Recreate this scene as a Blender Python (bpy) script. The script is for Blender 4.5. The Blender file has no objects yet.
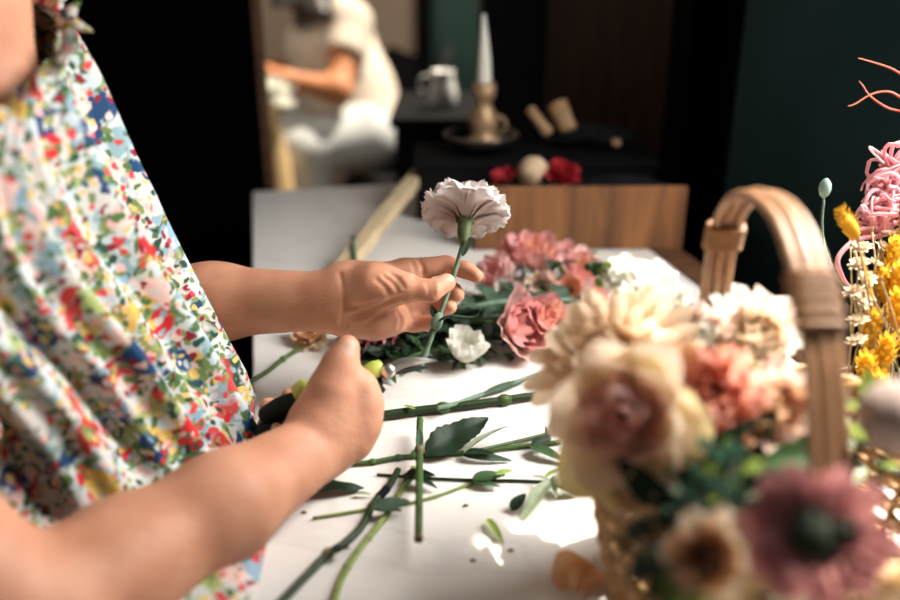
import bpy, math, random
import numpy as np
from mathutils import Vector, Matrix, Quaternion, noise
random.seed(7)
S = bpy.context.scene
COL = S.collection
PI = math.pi
def R(a): return math.radians(a)

# ---------------------------------------------------------------- frame of reference
TZ = 0.90                      # table top height
CZ = 1.30                      # lens height
PITCH = R(22.1); F = 875.0
cp, sp = math.cos(PITCH), math.sin(PITCH)
YAW = R(11.8)                  # table and right wall run 11.8 degrees off the view heading
cu, su = math.cos(YAW), math.sin(YAW)
def ray(px, py):
    X, Y = px-450, py-300
    return Vector((X/F, (F*cp - Y*sp)/F, -(Y*cp + F*sp)/F))
def P(px, py, d=None, z=None, y=None):
    r = ray(px, py)
    if z is not None: d = (z-CZ)/r.z
    elif y is not None: d = y/r.y
    return Vector((r.x*d, r.y*d, CZ + r.z*d))
def uv(u, v, z=0.0):           # table frame -> world
    return Vector((u*cu - v*su, u*su + v*cu, z))
U = Vector((cu, su, 0)); V = Vector((-su, cu, 0)); Z = Vector((0, 0, 1))

# ---------------------------------------------------------------- materials
def nodes(name):
    m = bpy.data.materials.new(name); m.use_nodes = True
    nt = m.node_tree; b = nt.nodes['Principled BSDF']
    return m, nt, b
def ramp(nt, stops, interp='LINEAR'):
    r = nt.nodes.new('ShaderNodeValToRGB'); r.color_ramp.interpolation = interp
    e = r.color_ramp.elements
    while len(e) < len(stops): e.new(0.5)
    for i, (p, c) in enumerate(stops):
        e[i].position = p; e[i].color = (*c[:3], 1)
    return r
def tex(nt, kind, scale, **kw):
    t = nt.nodes.new(kind); t.inputs['Scale'].default_value = scale
    for k, v in kw.items(): t.inputs[k].default_value = v
    return t
def coord(nt, target, scale=(1, 1, 1), rot=(0, 0, 0)):
    c = nt.nodes.new('ShaderNodeTexCoord'); m = nt.nodes.new('ShaderNodeMapping')
    m.inputs['Scale'].default_value = scale; m.inputs['Rotation'].default_value = rot
    nt.links.new(c.outputs['Object'], m.inputs['Vector']); nt.links.new(m.outputs['Vector'], target.inputs['Vector'])
    return m
def bump(nt, b, src, strength, dist=0.002):
    n = nt.nodes.new('ShaderNodeBump'); n.inputs['Strength'].default_value = strength; n.inputs['Distance'].default_value = dist
    nt.links.new(src, n.inputs['Height']); nt.links.new(n.outputs['Normal'], b.inputs['Normal'])
def plain(name, c, rough=0.6, var=0.12, scale=40, metal=0.0, bmp=0.15, spec=0.5):
    m, nt, b = nodes(name)
    t = tex(nt, 'ShaderNodeTexNoise', scale, Detail=4.0); coord(nt, t)
    lo = tuple(max(0, x*(1-var)) for x in c); hi = tuple(min(1, x*(1+var)) for x in c)
    r = ramp(nt, [(0.3, lo), (0.7, hi)]); nt.links.new(t.outputs['Fac'], r.inputs['Fac'])
    nt.links.new(r.outputs['Color'], b.inputs['Base Color'])
    b.inputs['Roughness'].default_value = rough; b.inputs['Metallic'].default_value = metal
    b.inputs['Specular IOR Level'].default_value = spec
    if bmp: bump(nt, b, t.outputs['Fac'], bmp)
    return m
def petal_mat(name, c_in, c_out, transl=0.45, scale=60, axis=None):
    """thin petal: pigment runs from the base colour to the rim colour along the petal (attribute 'along')"""
    m, nt, b = nodes(name)
    a = nt.nodes.new('ShaderNodeAttribute'); a.attribute_name = 'along'
    r = ramp(nt, [(0.15, c_in), (0.9, c_out)]); nt.links.new(a.outputs['Fac'], r.inputs['Fac'])
    t = tex(nt, 'ShaderNodeTexNoise', scale, Detail=3.0); coord(nt, t)
    mx = nt.nodes.new('ShaderNodeMixRGB'); mx.blend_type = 'MULTIPLY'; mx.inputs['Fac'].default_value = 0.25
    nt.links.new(r.outputs['Color'], mx.inputs['Color1'])
    tr = ramp(nt, [(0.3, (0.75, 0.72, 0.7)), (0.6, (1, 1, 1))]); nt.links.new(t.outputs['Fac'], tr.inputs['Fac'])
    nt.links.new(tr.outputs['Color'], mx.inputs['Color2'])
    nt.links.new(mx.outputs['Color'], b.inputs['Base Color']); b.inputs['Roughness'].default_value = 0.65
    b.inputs['Specular IOR Level'].default_value = 0.25
    tl = nt.nodes.new('ShaderNodeBsdfTranslucent'); nt.links.new(mx.outputs['Color'], tl.inputs['Color'])
    ms = nt.nodes.new('ShaderNodeMixShader'); ms.inputs['Fac'].default_value = transl
    nt.links.new(b.outputs[0], ms.inputs[1]); nt.links.new(tl.outputs[0], ms.inputs[2])
    nt.links.new(ms.outputs[0], nt.nodes['Material Output'].inputs['Surface'])
    return m
def leaf_mat(name, c, transl=0.25, rough=0.5):
    m, nt, b = nodes(name)
    t = tex(nt, 'ShaderNodeTexNoise', 90, Detail=4.0); coord(nt, t)
    r = ramp(nt, [(0.3, tuple(x*0.75 for x in c)), (0.7, tuple(min(1, x*1.25) for x in c))])
    nt.links.new(t.outputs['Fac'], r.inputs['Fac']); nt.links.new(r.outputs['Color'], b.inputs['Base Color'])
    b.inputs['Roughness'].default_value = rough; b.inputs['Specular IOR Level'].default_value = 0.22; bump(nt, b, t.outputs['Fac'], 0.3, 0.001)
    tl = nt.nodes.new('ShaderNodeBsdfTranslucent'); nt.links.new(r.outputs['Color'], tl.inputs['Color'])
    ms = nt.nodes.new('ShaderNodeMixShader'); ms.inputs['Fac'].default_value = transl
    nt.links.new(b.outputs[0], ms.inputs[1]); nt.links.new(tl.outputs[0], ms.inputs[2])
    nt.links.new(ms.outputs[0], nt.nodes['Material Output'].inputs['Surface'])
    return m
def wood(name, dark, light, scale=(3, 30, 30), rough=0.6, rot=(0, 0, 0)):
    m, nt, b = nodes(name)
    t = tex(nt, 'ShaderNodeTexNoise', 2.5, Detail=8.0, Distortion=1.2); coord(nt, t, scale, rot)
    r = ramp(nt, [(0.3, dark), (0.5, tuple((a+b_)/2 for a, b_ in zip(dark, light))), (0.7, light)])
    nt.links.new(t.outputs['Fac'], r.inputs['Fac']); nt.links.new(r.outputs['Color'], b.inputs['Base Color'])
    b.inputs['Roughness'].default_value = rough; bump(nt, b, t.outputs['Fac'], 0.25)
    return m
def skin(name, c, c2):
    m, nt, b = nodes(name)
    t = tex(nt, 'ShaderNodeTexNoise', 35, Detail=5.0); coord(nt, t)
    r = ramp(nt, [(0.3, c2), (0.65, c)]); nt.links.new(t.outputs['Fac'], r.inputs['Fac'])
    nt.links.new(r.outputs['Color'], b.inputs['Base Color'])
    b.inputs['Roughness'].default_value = 0.55; b.inputs['Specular IOR Level'].default_value = 0.3
    b.inputs['Subsurface Weight'].default_value = 0.25; b.inputs['Subsurface Radius'].default_value = (0.012, 0.004, 0.002)
    b.inputs['Subsurface Scale'].default_value = 0.5
    w = tex(nt, 'ShaderNodeTexVoronoi', 420); coord(nt, w, (1, 1, 1))
    w2 = tex(nt, 'ShaderNodeTexNoise', 120, Detail=6.0); coord(nt, w2, (0.5, 1.6, 1.6))
    ad = nt.nodes.new('ShaderNodeMath'); ad.operation = 'MULTIPLY_ADD'; ad.inputs[1].default_value = 0.25
    nt.links.new(w.outputs['Distance'], ad.inputs[0]); nt.links.new(w2.outputs['Fac'], ad.inputs[2])
    bump(nt, b, ad.outputs[0], 0.35, 0.0012)
    return m
def marble():
    m, nt, b = nodes('white_marble')
    t = tex(nt, 'ShaderNodeTexNoise', 2.6, Detail=6.0, Roughness=0.5, Distortion=1.0); coord(nt, t)
    vein = nt.nodes.new('ShaderNodeMath'); vein.operation = 'SUBTRACT'; vein.inputs[1].default_value = 0.5
    ab = nt.nodes.new('ShaderNodeMath'); ab.operation = 'ABSOLUTE'
    nt.links.new(t.outputs['Fac'], vein.inputs[0]); nt.links.new(vein.outputs[0], ab.inputs[0])
    r = ramp(nt, [(0.0, (0.64, 0.62, 0.59)), (0.012, (0.71, 0.69, 0.66)), (0.05, (0.73, 0.71, 0.68))])
    nt.links.new(ab.outputs[0], r.inputs['Fac'])
    t2 = tex(nt, 'ShaderNodeTexNoise', 120, Detail=2.0); coord(nt, t2)
    r2 = ramp(nt, [(0.22, (0.72, 0.7, 0.66)), (0.3, (1, 1, 1))]); nt.links.new(t2.outputs['Fac'], r2.inputs['Fac'])
    mx = nt.nodes.new('ShaderNodeMixRGB'); mx.blend_type = 'MULTIPLY'; mx.inputs['Fac'].default_value = 0.6
    nt.links.new(r.outputs['Color'], mx.inputs['Color1']); nt.links.new(r2.outputs['Color'], mx.inputs['Color2'])
    nt.links.new(mx.outputs['Color'], b.inputs['Base Color']); b.inputs['Roughness'].default_value = 0.32
    return m
def floral():
    m, nt, b = nodes('floral_print')
    c = nt.nodes.new('ShaderNodeTexCoord')
    n = tex(nt, 'ShaderNodeTexNoise', 45, Detail=3.0); nt.links.new(c.outputs['Object'], n.inputs['Vector'])
    mixv = nt.nodes.new('ShaderNodeMixRGB'); mixv.blend_type = 'ADD'; mixv.inputs['Fac'].default_value = 0.022
    nt.links.new(c.outputs['Object'], mixv.inputs['Color1']); nt.links.new(n.outputs['Color'], mixv.inputs['Color2'])
    def layer(scale, palette, r0, off):
        mp = nt.nodes.new('ShaderNodeMapping'); mp.inputs['Location'].default_value = off
        nt.links.new(mixv.outputs['Color'], mp.inputs['Vector'])
        v = tex(nt, 'ShaderNodeTexVoronoi', scale); nt.links.new(mp.outputs['Vector'], v.inputs['Vector'])
        sx = nt.nodes.new('ShaderNodeSeparateColor'); nt.links.new(v.outputs['Color'], sx.inputs['Color'])
        k = len(palette)
        rp = ramp(nt, [(i/k, p) for i, p in enumerate(palette)], 'CONSTANT')
        nt.links.new(sx.outputs[0], rp.inputs['Fac'])
        mk = ramp(nt, [(r0-0.06, (1, 1, 1)), (r0+0.06, (0, 0, 0))]); nt.links.new(v.outputs['Distance'], mk.inputs['Fac'])
        g = nt.nodes.new('ShaderNodeMath'); g.operation = 'GREATER_THAN'; g.inputs[1].default_value = 0.12
        nt.links.new(sx.outputs[1], g.inputs[0])
        f = nt.nodes.new('ShaderNodeMath'); f.operation = 'MULTIPLY'
        nt.links.new(mk.outputs['Color'], f.inputs[0]); nt.links.new(g.outputs[0], f.inputs[1])
        return rp.outputs['Color'], f.outputs[0]
    white = (0.50, 0.54, 0.54)
    base = nt.nodes.new('ShaderNodeRGB'); base.outputs[0].default_value = (*white, 1)
    cur = base.outputs[0]
    greens = [(0.07, 0.14, 0.045), (0.20, 0.24, 0.08), (0.02, 0.06, 0.04), (0.22, 0.34, 0.38), (0.42, 0.50, 0.54), (0.13, 0.20, 0.07)]
    fl = [(0.50, 0.025, 0.03), (0.66, 0.46, 0.42), (0.52, 0.51, 0.48), (0.015, 0.05, 0.13), (0.55, 0.36, 0.09), (0.30, 0.36, 0.14), (0.70, 0.52, 0.48), (0.22, 0.34, 0.44), (0.50, 0.06, 0.06), (0.52, 0.51, 0.48)]
    small = [(0.55, 0.06, 0.06), (0.52, 0.51, 0.48), (0.07, 0.13, 0.05), (0.60, 0.42, 0.14), (0.22, 0.015, 0.03), (0.66, 0.38, 0.36)]
    for sc, pal, r0, off in ((62, greens, 0.60, (0.3, 0.1, 0.2)), (110, greens, 0.42, (0.1, 0.6, 0.9)), (40, fl, 0.50, (0, 0, 0)), (70, fl, 0.36, (0.5, 0.8, 0.3)), (120, greens, 0.36, (0.7, 0.2, 0.4)), (125, small, 0.38, (0.9, 0.5, 0.1))):
        col, fac = layer(sc, pal, r0, off)
        mx = nt.nodes.new('ShaderNodeMixRGB'); nt.links.new(fac, mx.inputs['Fac'])
        nt.links.new(cur, mx.inputs['Color1']); nt.links.new(col, mx.inputs['Color2']); cur = mx.outputs['Color']
    nt.links.new(cur, b.inputs['Base Color']); b.inputs['Roughness'].default_value = 0.85
    b.inputs['Specular IOR Level'].default_value = 0.15
    bump(nt, b, n.outputs['Fac'], 0.2, 0.003)
    return m

M = {}
M['marble'] = marble()
M['oak'] = wood('brown_oak', (0.055, 0.022, 0.009), (0.14, 0.062, 0.026))
M['crate'] = wood('weathered_crate_wood', (0.060, 0.021, 0.007), (0.28, 0.118, 0.038), (9, 9, 1.2), 0.75)
M['slat'] = wood('pale_timber', (0.42, 0.32, 0.19), (0.62, 0.50, 0.32), (20, 20, 3), 0.7)
M['cork'] = wood('tan_wood', (0.36, 0.22, 0.11), (0.60, 0.40, 0.22), (12, 12, 12), 0.7)
M['darkpanel'] = wood('dark_brown_panel', (0.030, 0.012, 0.006), (0.085, 0.033, 0.016), (12, 12, 1.2), 0.55)
M['wicker'] = wood('honey_wicker', (0.30, 0.155, 0.06), (0.60, 0.38, 0.16), (40, 40, 40), 0.45)
M['rod'] = wood('cane', (0.26, 0.135, 0.075), (0.43, 0.25, 0.14), (60, 30, 30), 0.38)
M['binding'] = wood('cane_binding', (0.25, 0.12, 0.05), (0.38, 0.20, 0.09), (15, 80, 80), 0.5)
M['black'] = plain('black_paint', (0.005, 0.0052, 0.006), 0.75, 0.2, 10, bmp=0.05, spec=0.08)
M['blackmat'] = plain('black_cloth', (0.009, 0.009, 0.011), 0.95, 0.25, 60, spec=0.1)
M['blackwall'] = plain('black_wall', (0.0010, 0.0010, 0.0012), 0.95, 0.3, 6, bmp=0, spec=0.01)
M['greenwall'] = plain('dark_green_wall', (0.013, 0.040, 0.043), 0.75, 0.18, 5, bmp=0.1, spec=0.2)
M['teal'] = plain('teal_wall', (0.045, 0.11, 0.095), 0.8, 0.12, 3, bmp=0)
M['beige'] = plain('beige_wall', (0.46, 0.35, 0.27), 0.85, 0.08, 3, bmp=0)
M['floor'] = wood('dark_floor_boards', (0.008, 0.005, 0.004), (0.02, 0.012, 0.009), (2, 14, 14), 0.6)
M['plaster'] = plain('white_plaster', (0.6, 0.58, 0.55), 0.85, 0.06, 8, bmp=0)
M['skin'] = skin('skin', (0.52, 0.258, 0.162), (0.42, 0.188, 0.112))
M['skin_far'] = skin('skin_of_seated_person', (0.52, 0.22, 0.10), (0.46, 0.18, 0.08))
M['nail'] = plain('finger_nail', (0.48, 0.265, 0.19), 0.5, 0.05, 60, bmp=0)
M['hair'] = wood('dark_hair', (0.008, 0.005, 0.004), (0.03, 0.017, 0.010), (30, 30, 4), 0.5)
M['dress'] = floral()
M['tee'] = plain('white_cotton', (0.62, 0.54, 0.45), 0.9, 0.06, 20)
M['jeans'] = plain('pale_denim', (0.46, 0.48, 0.48), 0.9, 0.12, 25)
M['steel'] = plain('steel', (0.60, 0.58, 0.55), 0.28, 0.08, 50, 1.0, 0.05)
M['steel_dark'] = plain('dark_steel', (0.10, 0.10, 0.10), 0.4, 0.1, 50, 0.8, 0.05)
M['grip'] = plain('dark_green_grip', (0.003, 0.005, 0.0035), 0.65, 0.25, 70, spec=0.2)
M['lime'] = plain('lime_plastic', (0.38, 0.44, 0.08), 0.45, 0.08, 40, bmp=0)
M['brass'] = plain('old_brass', (0.42, 0.28, 0.16), 0.5, 0.25, 60, 0.5)
M['wax'] = plain('white_wax', (0.80, 0.80, 0.72), 0.5, 0.03, 30, bmp=0)
M['enamel'] = plain('white_enamel', (0.62, 0.62, 0.60), 0.35, 0.05, 20, bmp=0)
M['iron'] = plain('black_iron', (0.012, 0.012, 0.013), 0.35, 0.2, 60, 0.5)
M['rimmetal'] = plain('worn_rim', (0.30, 0.22, 0.18), 0.35, 0.2, 60, 0.8)
M['stem'] = leaf_mat('green_stem', (0.055, 0.10, 0.030), 0.0, 0.45)
M['stem_dark'] = leaf_mat('dark_stem', (0.018, 0.034, 0.012), 0.0, 0.4)
M['stem_light'] = leaf_mat('light_green_stem', (0.19, 0.25, 0.065), 0.0, 0.5)
M['stem_grey'] = leaf_mat('grey_green_stem', (0.13, 0.20, 0.14), 0.0, 0.5)
M['stem_dry'] = leaf_mat('dry_stem', (0.33, 0.24, 0.12), 0.0, 0.7)
M['node'] = leaf_mat('stem_node', (0.13, 0.11, 0.06), 0.0, 0.6)
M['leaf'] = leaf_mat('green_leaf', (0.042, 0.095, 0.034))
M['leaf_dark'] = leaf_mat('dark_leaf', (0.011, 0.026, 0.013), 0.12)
M['leaf_grey'] = leaf_mat('grey_green_leaf', (0.052, 0.090, 0.058), 0.2)
M['leaf_pale'] = leaf_mat('pale_leaf', (0.30, 0.36, 0.24), 0.25)
M['leaf_lime'] = leaf_mat('lime_leaf', (0.30, 0.42, 0.09), 0.35)
M['leaf_blue'] = leaf_mat('blue_green_leaf', (0.05, 0.13, 0.09), 0.25)
M['calyx_dark'] = leaf_mat('calyx', (0.085, 0.11, 0.045), 0.1, 0.5)
M['p_carn'] = petal_mat('carnation_petal', (0.52, 0.40, 0.36), (0.80, 0.74, 0.72), 0.35, 220)
M['p_rim'] = petal_mat('carnation_rim', (0.86, 0.82, 0.80), (0.9, 0.87, 0.86), 0.3)
M['p_pink'] = petal_mat('lisianthus_pink', (0.86, 0.72, 0.60), (0.85, 0.43, 0.42))
M['p_pale'] = petal_mat('lisianthus_pale_pink', (0.86, 0.76, 0.64), (0.85, 0.54, 0.53))
M['p_coral'] = petal_mat('coral_petal', (0.86, 0.60, 0.38), (0.87, 0.45, 0.36))
M['p_white'] = petal_mat('white_petal', (0.84, 0.84, 0.70), (0.88, 0.88, 0.83))
M['p_cream'] = petal_mat('cream_petal', (0.78, 0.64, 0.36), (0.86, 0.72, 0.55))
M['p_mum'] = petal_mat('chrysanthemum_petal', (0.68, 0.44, 0.27), (0.90, 0.75, 0.57), 0.5)
M['p_rose_out'] = petal_mat('rose_outer_petal', (0.80, 0.70, 0.36), (0.92, 0.74, 0.58), 0.55)
M['p_guard'] = petal_mat('rose_guard_petal', (0.66, 0.62, 0.22), (0.84, 0.72, 0.36), 0.5)
M['p_rose_mid'] = petal_mat('rose_middle_petal', (0.84, 0.58, 0.40), (0.88, 0.60, 0.50), 0.5)
M['p_rose_in'] = petal_mat('rose_inner_petal', (0.90, 0.60, 0.50), (0.93, 0.66, 0.60), 0.6)
M['p_blush'] = petal_mat('blush_petal', (0.84, 0.72, 0.58), (0.86, 0.68, 0.60))
M['p_brownin'] = petal_mat('dusky_inner_petal', (0.45, 0.22, 0.12), (0.66, 0.42, 0.28))
M['p_mauve'] = petal_mat('mauve_pink_petal', (0.36, 0.11, 0.12), (0.60, 0.27, 0.27), 0.35)
M['p_plum'] = petal_mat('dusky_rose_petal', (0.46, 0.14, 0.17), (0.66, 0.26, 0.29), 0.3)
M['p_peach'] = petal_mat('peach_petal', (0.78, 0.42, 0.18), (0.84, 0.55, 0.34), 0.4)
M['p_red'] = petal_mat('red_petal', (0.25, 0.012, 0.02), (0.42, 0.02, 0.03), 0.15)
M['p_drypink'] = petal_mat('dried_pink_petal', (0.80, 0.40, 0.44), (0.88, 0.52, 0.56), 0.4)
M['p_redcurl'] = petal_mat('red_curl', (0.55, 0.12, 0.08), (0.72, 0.22, 0.14), 0.2)
M['p_yellow'] = petal_mat('yellow_dry_flower', (0.62, 0.34, 0.02), (0.80, 0.50, 0.03), 0.3)
M['p_dry'] = petal_mat('papery_cream', (0.55, 0.42, 0.28), (0.78, 0.66, 0.50), 0.3)
M['pod'] = plain('grey_green_pod', (0.22, 0.34, 0.29), 0.7, 0.15, 120)
M['puff'] = plain('pale_grey_puff', (0.34, 0.27, 0.25), 0.95, 0.12, 200)
M['centre'] = plain('dark_flower_centre', (0.018, 0.030, 0.018), 0.9, 0.4, 200)
M['ball'] = plain('cream_ball', (0.52, 0.38, 0.25), 0.8, 0.12, 60)
M['jar'] = plain('dark_green_glaze', (0.015, 0.022, 0.016), 0.3, 0.2, 20)
M['straw'] = wood('straw', (0.44, 0.29, 0.13), (0.66, 0.47, 0.24), (30, 30, 3), 0.8)

# ---------------------------------------------------------------- mesh helpers
class MB:
    def __init__(s): s.v = []; s.f = []; s.al = []
    def add(s, vs, fs, al=None):
        b = len(s.v); s.v.extend(Vector(p) for p in vs); s.f.extend(tuple(b+i for i in q) for q in fs)
        s.al.extend(al if al is not None else [0.5]*len(vs))
        return s
    def grid(s, pts, nu, nv, al=None, close_v=False):
        fs = []
        for i in range(nu-1):
            for j in range(nv if close_v else nv-1):
                k = (j+1) % nv
                fs.append((i*nv+j, i*nv+k, (i+1)*nv+k, (i+1)*nv+j))
        return s.add(pts, fs, al)
    def tube(s, pts, rad, n=8, flat=1.0, caps=True, up=None):
        pts = [Vector(p) for p in pts]; m = len(pts)
        if not hasattr(rad, '__len__'): rad = [rad]*m
        tans = []
        for i in range(m):
            t = pts[min(i+1, m-1)] - pts[max(i-1, 0)]
            tans.append(t.normalized() if t.length > 1e-9 else Vector((0, 0, 1)))
        ref = Vector(up) if up else (Vector((0, 0, 1)) if abs(tans[0].z) < 0.9 else Vector((1, 0, 0)))
        nrm = (ref - tans[0]*ref.dot(tans[0])).normalized()
        vs = []
        for i in range(m):
            nrm = (nrm - tans[i]*nrm.dot(tans[i])).normalized(); bi = tans[i].cross(nrm)
            for j in range(n):
                a = 2*PI*j/n
                vs.append(pts[i] + nrm*(math.sin(a)*rad[i]*flat) + bi*(math.cos(a)*rad[i]))
        al = [i/(m-1) for i in range(m) for j in range(n)]
        b = len(s.v); s.grid(vs, m, n, al, True)
        if caps:
            s.f.append(tuple(b+j for j in range(n))[::-1]); s.f.append(tuple(b+(m-1)*n+j for j in range(n)))
        return s
    def lathe(s, prof, c, axis=Z, n=24, sx=1.0, sy=1.0):
        ax = Vector(axis).normalized(); x = ax.orthogonal().normalized(); y = ax.cross(x)
        vs = [Vector(c) + ax*h + x*(math.cos(2*PI*j/n)*r*sx) + y*(math.sin(2*PI*j/n)*r*sy) for r, h in prof for j in range(n)]
        al = [i/(len(prof)-1) for i in range(len(prof)) for j in range(n)]
        b = len(s.v); s.grid(vs, len(prof), n, al, True)
        s.f.append(tuple(b+j for j in range(n))[::-1]); s.f.append(tuple(b+(len(prof)-1)*n+j for j in range(n)))
        return s
    def box(s, c, ex, ey, ez, hx, hy, hz):
        c = Vector(c); ex, ey, ez = Vector(ex)*hx, Vector(ey)*hy, Vector(ez)*hz
        vs = [c + ex*a + ey*b + ez*d for a in (-1, 1) for b in (-1, 1) for d in (-1, 1)]
        return s.add(vs, [(0, 1, 3, 2), (4, 6, 7, 5), (0, 4, 5, 1), (2, 3, 7, 6), (0, 2, 6, 4), (1, 5, 7, 3)])
    def build(s, name, mat, parent=None, smooth=True, bevel=0, loc=None, subd=0):
        origin = Vector(parent.get('_o', (0, 0, 0))) if parent is not None else Vector(loc or (0, 0, 0))
        me = bpy.data.meshes.new(name)
        me.from_pydata([tuple(v-origin) for v in s.v], [], s.f); me.validate(); me.update()
        if len(s.al) == len(me.vertices):
            at = me.attributes.new('along', 'FLOAT', 'POINT'); at.data.foreach_set('value', s.al)
        o = bpy.data.objects.new(name, me); COL.objects.link(o); me.materials.append(mat)
        if smooth: me.polygons.foreach_set('use_smooth', [True]*len(me.polygons))
        if parent is not None:
            o.parent = parent; o['_o'] = tuple(origin)
        else:
            o.location = origin; o['_o'] = tuple(origin)
        if bevel:
            b = o.modifiers.new('bevel', 'BEVEL'); b.width = bevel; b.segments = 2; b.limit_method = 'ANGLE'
        if subd:
            b = o.modifiers.new('sub', 'SUBSURF'); b.levels = subd; b.render_levels = subd
        return o
def tag(o, label=None, cat=None, group=None, kind=None):
    if label: o['label'] = label
    if cat: o['category'] = cat
    if group: o['group'] = group
    if kind: o['kind'] = kind
    return o
def thing(name, loc, label, cat, group=None):
    o = bpy.data.objects.new(name, None); COL.objects.link(o); o.location = loc; o.empty_display_size = 0.02
    o['_o'] = tuple(loc)
    return tag(o, label, cat, group)
def struct(o): o['kind'] = 'structure'; return o
def smooth_path(pts, n=6):
    pts = [Vector(p) for p in pts]; out = []
    for i in range(len(pts)-1):
        p0, p1, p2, p3 = pts[max(i-1, 0)], pts[i], pts[i+1], pts[min(i+2, len(pts)-1)]
        for k in range(n):
            t = k/n
            out.append(0.5*((2*p1) + (p2-p0)*t + (2*p0-5*p1+4*p2-p3)*t*t + (3*p1-p0-3*p2+p3)*t**3))
    out.append(pts[-1]); return out
def lerp(a, b, t): return a + (b-a)*t
def frame(axis, spin=0.0):
    ax = Vector(axis).normalized(); x = ax.orthogonal().normalized(); x.rotate(Quaternion(ax, spin)); return x, ax.cross(x), ax
def unproj(p):
    q = Vector(p) - Vector((0, 0, CZ)); d = q.y*cp - q.z*sp
    return 450 + q.x/d*F, 300 + (-q.z*cp - q.y*sp)/d*F

def petal(c, axis, phi, L, a0, a1, w, r0=0.002, h0=0.0, p=1.0, rc=None, ruffle=0.0, kr=5, tipflat=0.6, cup=1.0, ns=9, nt=9, seed=0, base=0.25, serr=0.0, notch=0.0):
    """one petal as a surface patch: centre line bends from angle a0 to a1 off the flower axis"""
    ex, ey, ez = frame(axis)
    rng = random.Random(seed)
    ph, ph2 = rng.random()*6.28, rng.random()*6.28
    er = ex*math.cos(phi) + ey*math.sin(phi); et = ez.cross(er)
    pts, al = [], []
    for j in range(nt):
        t = -1 + 2*j/(nt-1)
        sr = 1 - (1-tipflat)*(abs(t)**2.2)          # rounded tip: side strips are shorter
        sr += serr*((j % 2)*2-1)*0.5 + notch*(-math.exp(-(t*5)**2))
        r, h = r0, h0
        row = []
        for i in range(ns):
            s = i/(ns-1)
            if i:
                sm = (i-0.5)/(ns-1); a = a0 + (a1-a0)*(sm**p)
                r += L*sr/(ns-1)*math.sin(a); h += L*sr/(ns-1)*math.cos(a)
            a = a0 + (a1-a0)*(s**p)
            ww = w*(base + (1-base)*math.sin(min(1.0, s*1.25)*PI/2)**1.0)*(1 if s < 0.7 else 1-0.25*((s-0.7)/0.3)**2)
            Rc = rc if rc else max(r, w*0.6)
            th = max(-2.4, min(2.4, ww*t/Rc))
            side = Rc*math.sin(th); back = Rc*(1-math.cos(th))*cup
            nd_r, nd_h = -math.cos(a), math.sin(a)     # normal towards the axis
            q = back + ruffle*s*s*math.sin(kr*t*2.2+ph) + ruffle*0.5*s*math.sin(kr*1.7*t+ph2)
            row.append(Vector(c) + er*(r + nd_r*q) + ez*(h + nd_h*q) + et*side)
        pts.append(row); al.append([i/(ns-1) for i in range(ns)])
    flat = [pts[j][i] for i in range(ns) for j in range(nt)]
    fa = [al[j][i] for i in range(ns) for j in range(nt)]
    return flat, ns, nt, fa
def ring(root, c, axis, n, mat, phase=0.0, jit=0.15, name='petal', seed=0, into=None, **k):
    rng = random.Random(seed*31+n)
    for i in range(n):
        kk = dict(k)
        for key, am in (('L', 0.10), ('a0', 0.06), ('a1', 0.12)): kk[key] = k[key]*(1+rng.uniform(-am, am))
        g = petal(c, axis, phase + 2*PI*i/n + rng.uniform(-jit, jit), seed=rng.randint(0, 10**6), **kk)
        if into is not None: into.grid(*g)
        else: MB().grid(*g).build(name, mat, root)
def leaf_mesh(base, d, nrm, L, W, bend=0.2, fold=0.25, tip=1.3, n=10, m=7, serr=0.0, wave=0.0):
    d = Vector(d).normalized(); nrm = Vector(nrm); nrm = (nrm - d*nrm.dot(d)).normalized(); sd = d.cross(nrm)
    pts = []
    for i in range(n):
        s = i/(n-1)
        a = bend*s
        c = Vector(base) + d*(L*s*math.cos(a*0.6)) - nrm*(L*s*math.sin(a*0.6))
        w = W*0.5*(math.sin(PI*min(1, s**0.8))**0.8 if s > 0 else 0.0)*(1-0.25*s) + 0.0006
        if serr and i % 2: w *= 1-serr
        for j in range(m):
            t = -1+2*j/(m-1)
            pts.append(c + sd*(w*t) + nrm*(abs(t)*w*fold + wave*w*math.sin(s*12+t*2)))
    return pts, n, m
def add_leaf(parent, base, d, nrm, L, W, mat, name='leaf', **k):
    g = leaf_mesh(base, d, nrm, L, W, **k)
    return MB().grid(*g).build(name, mat, parent)

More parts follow.
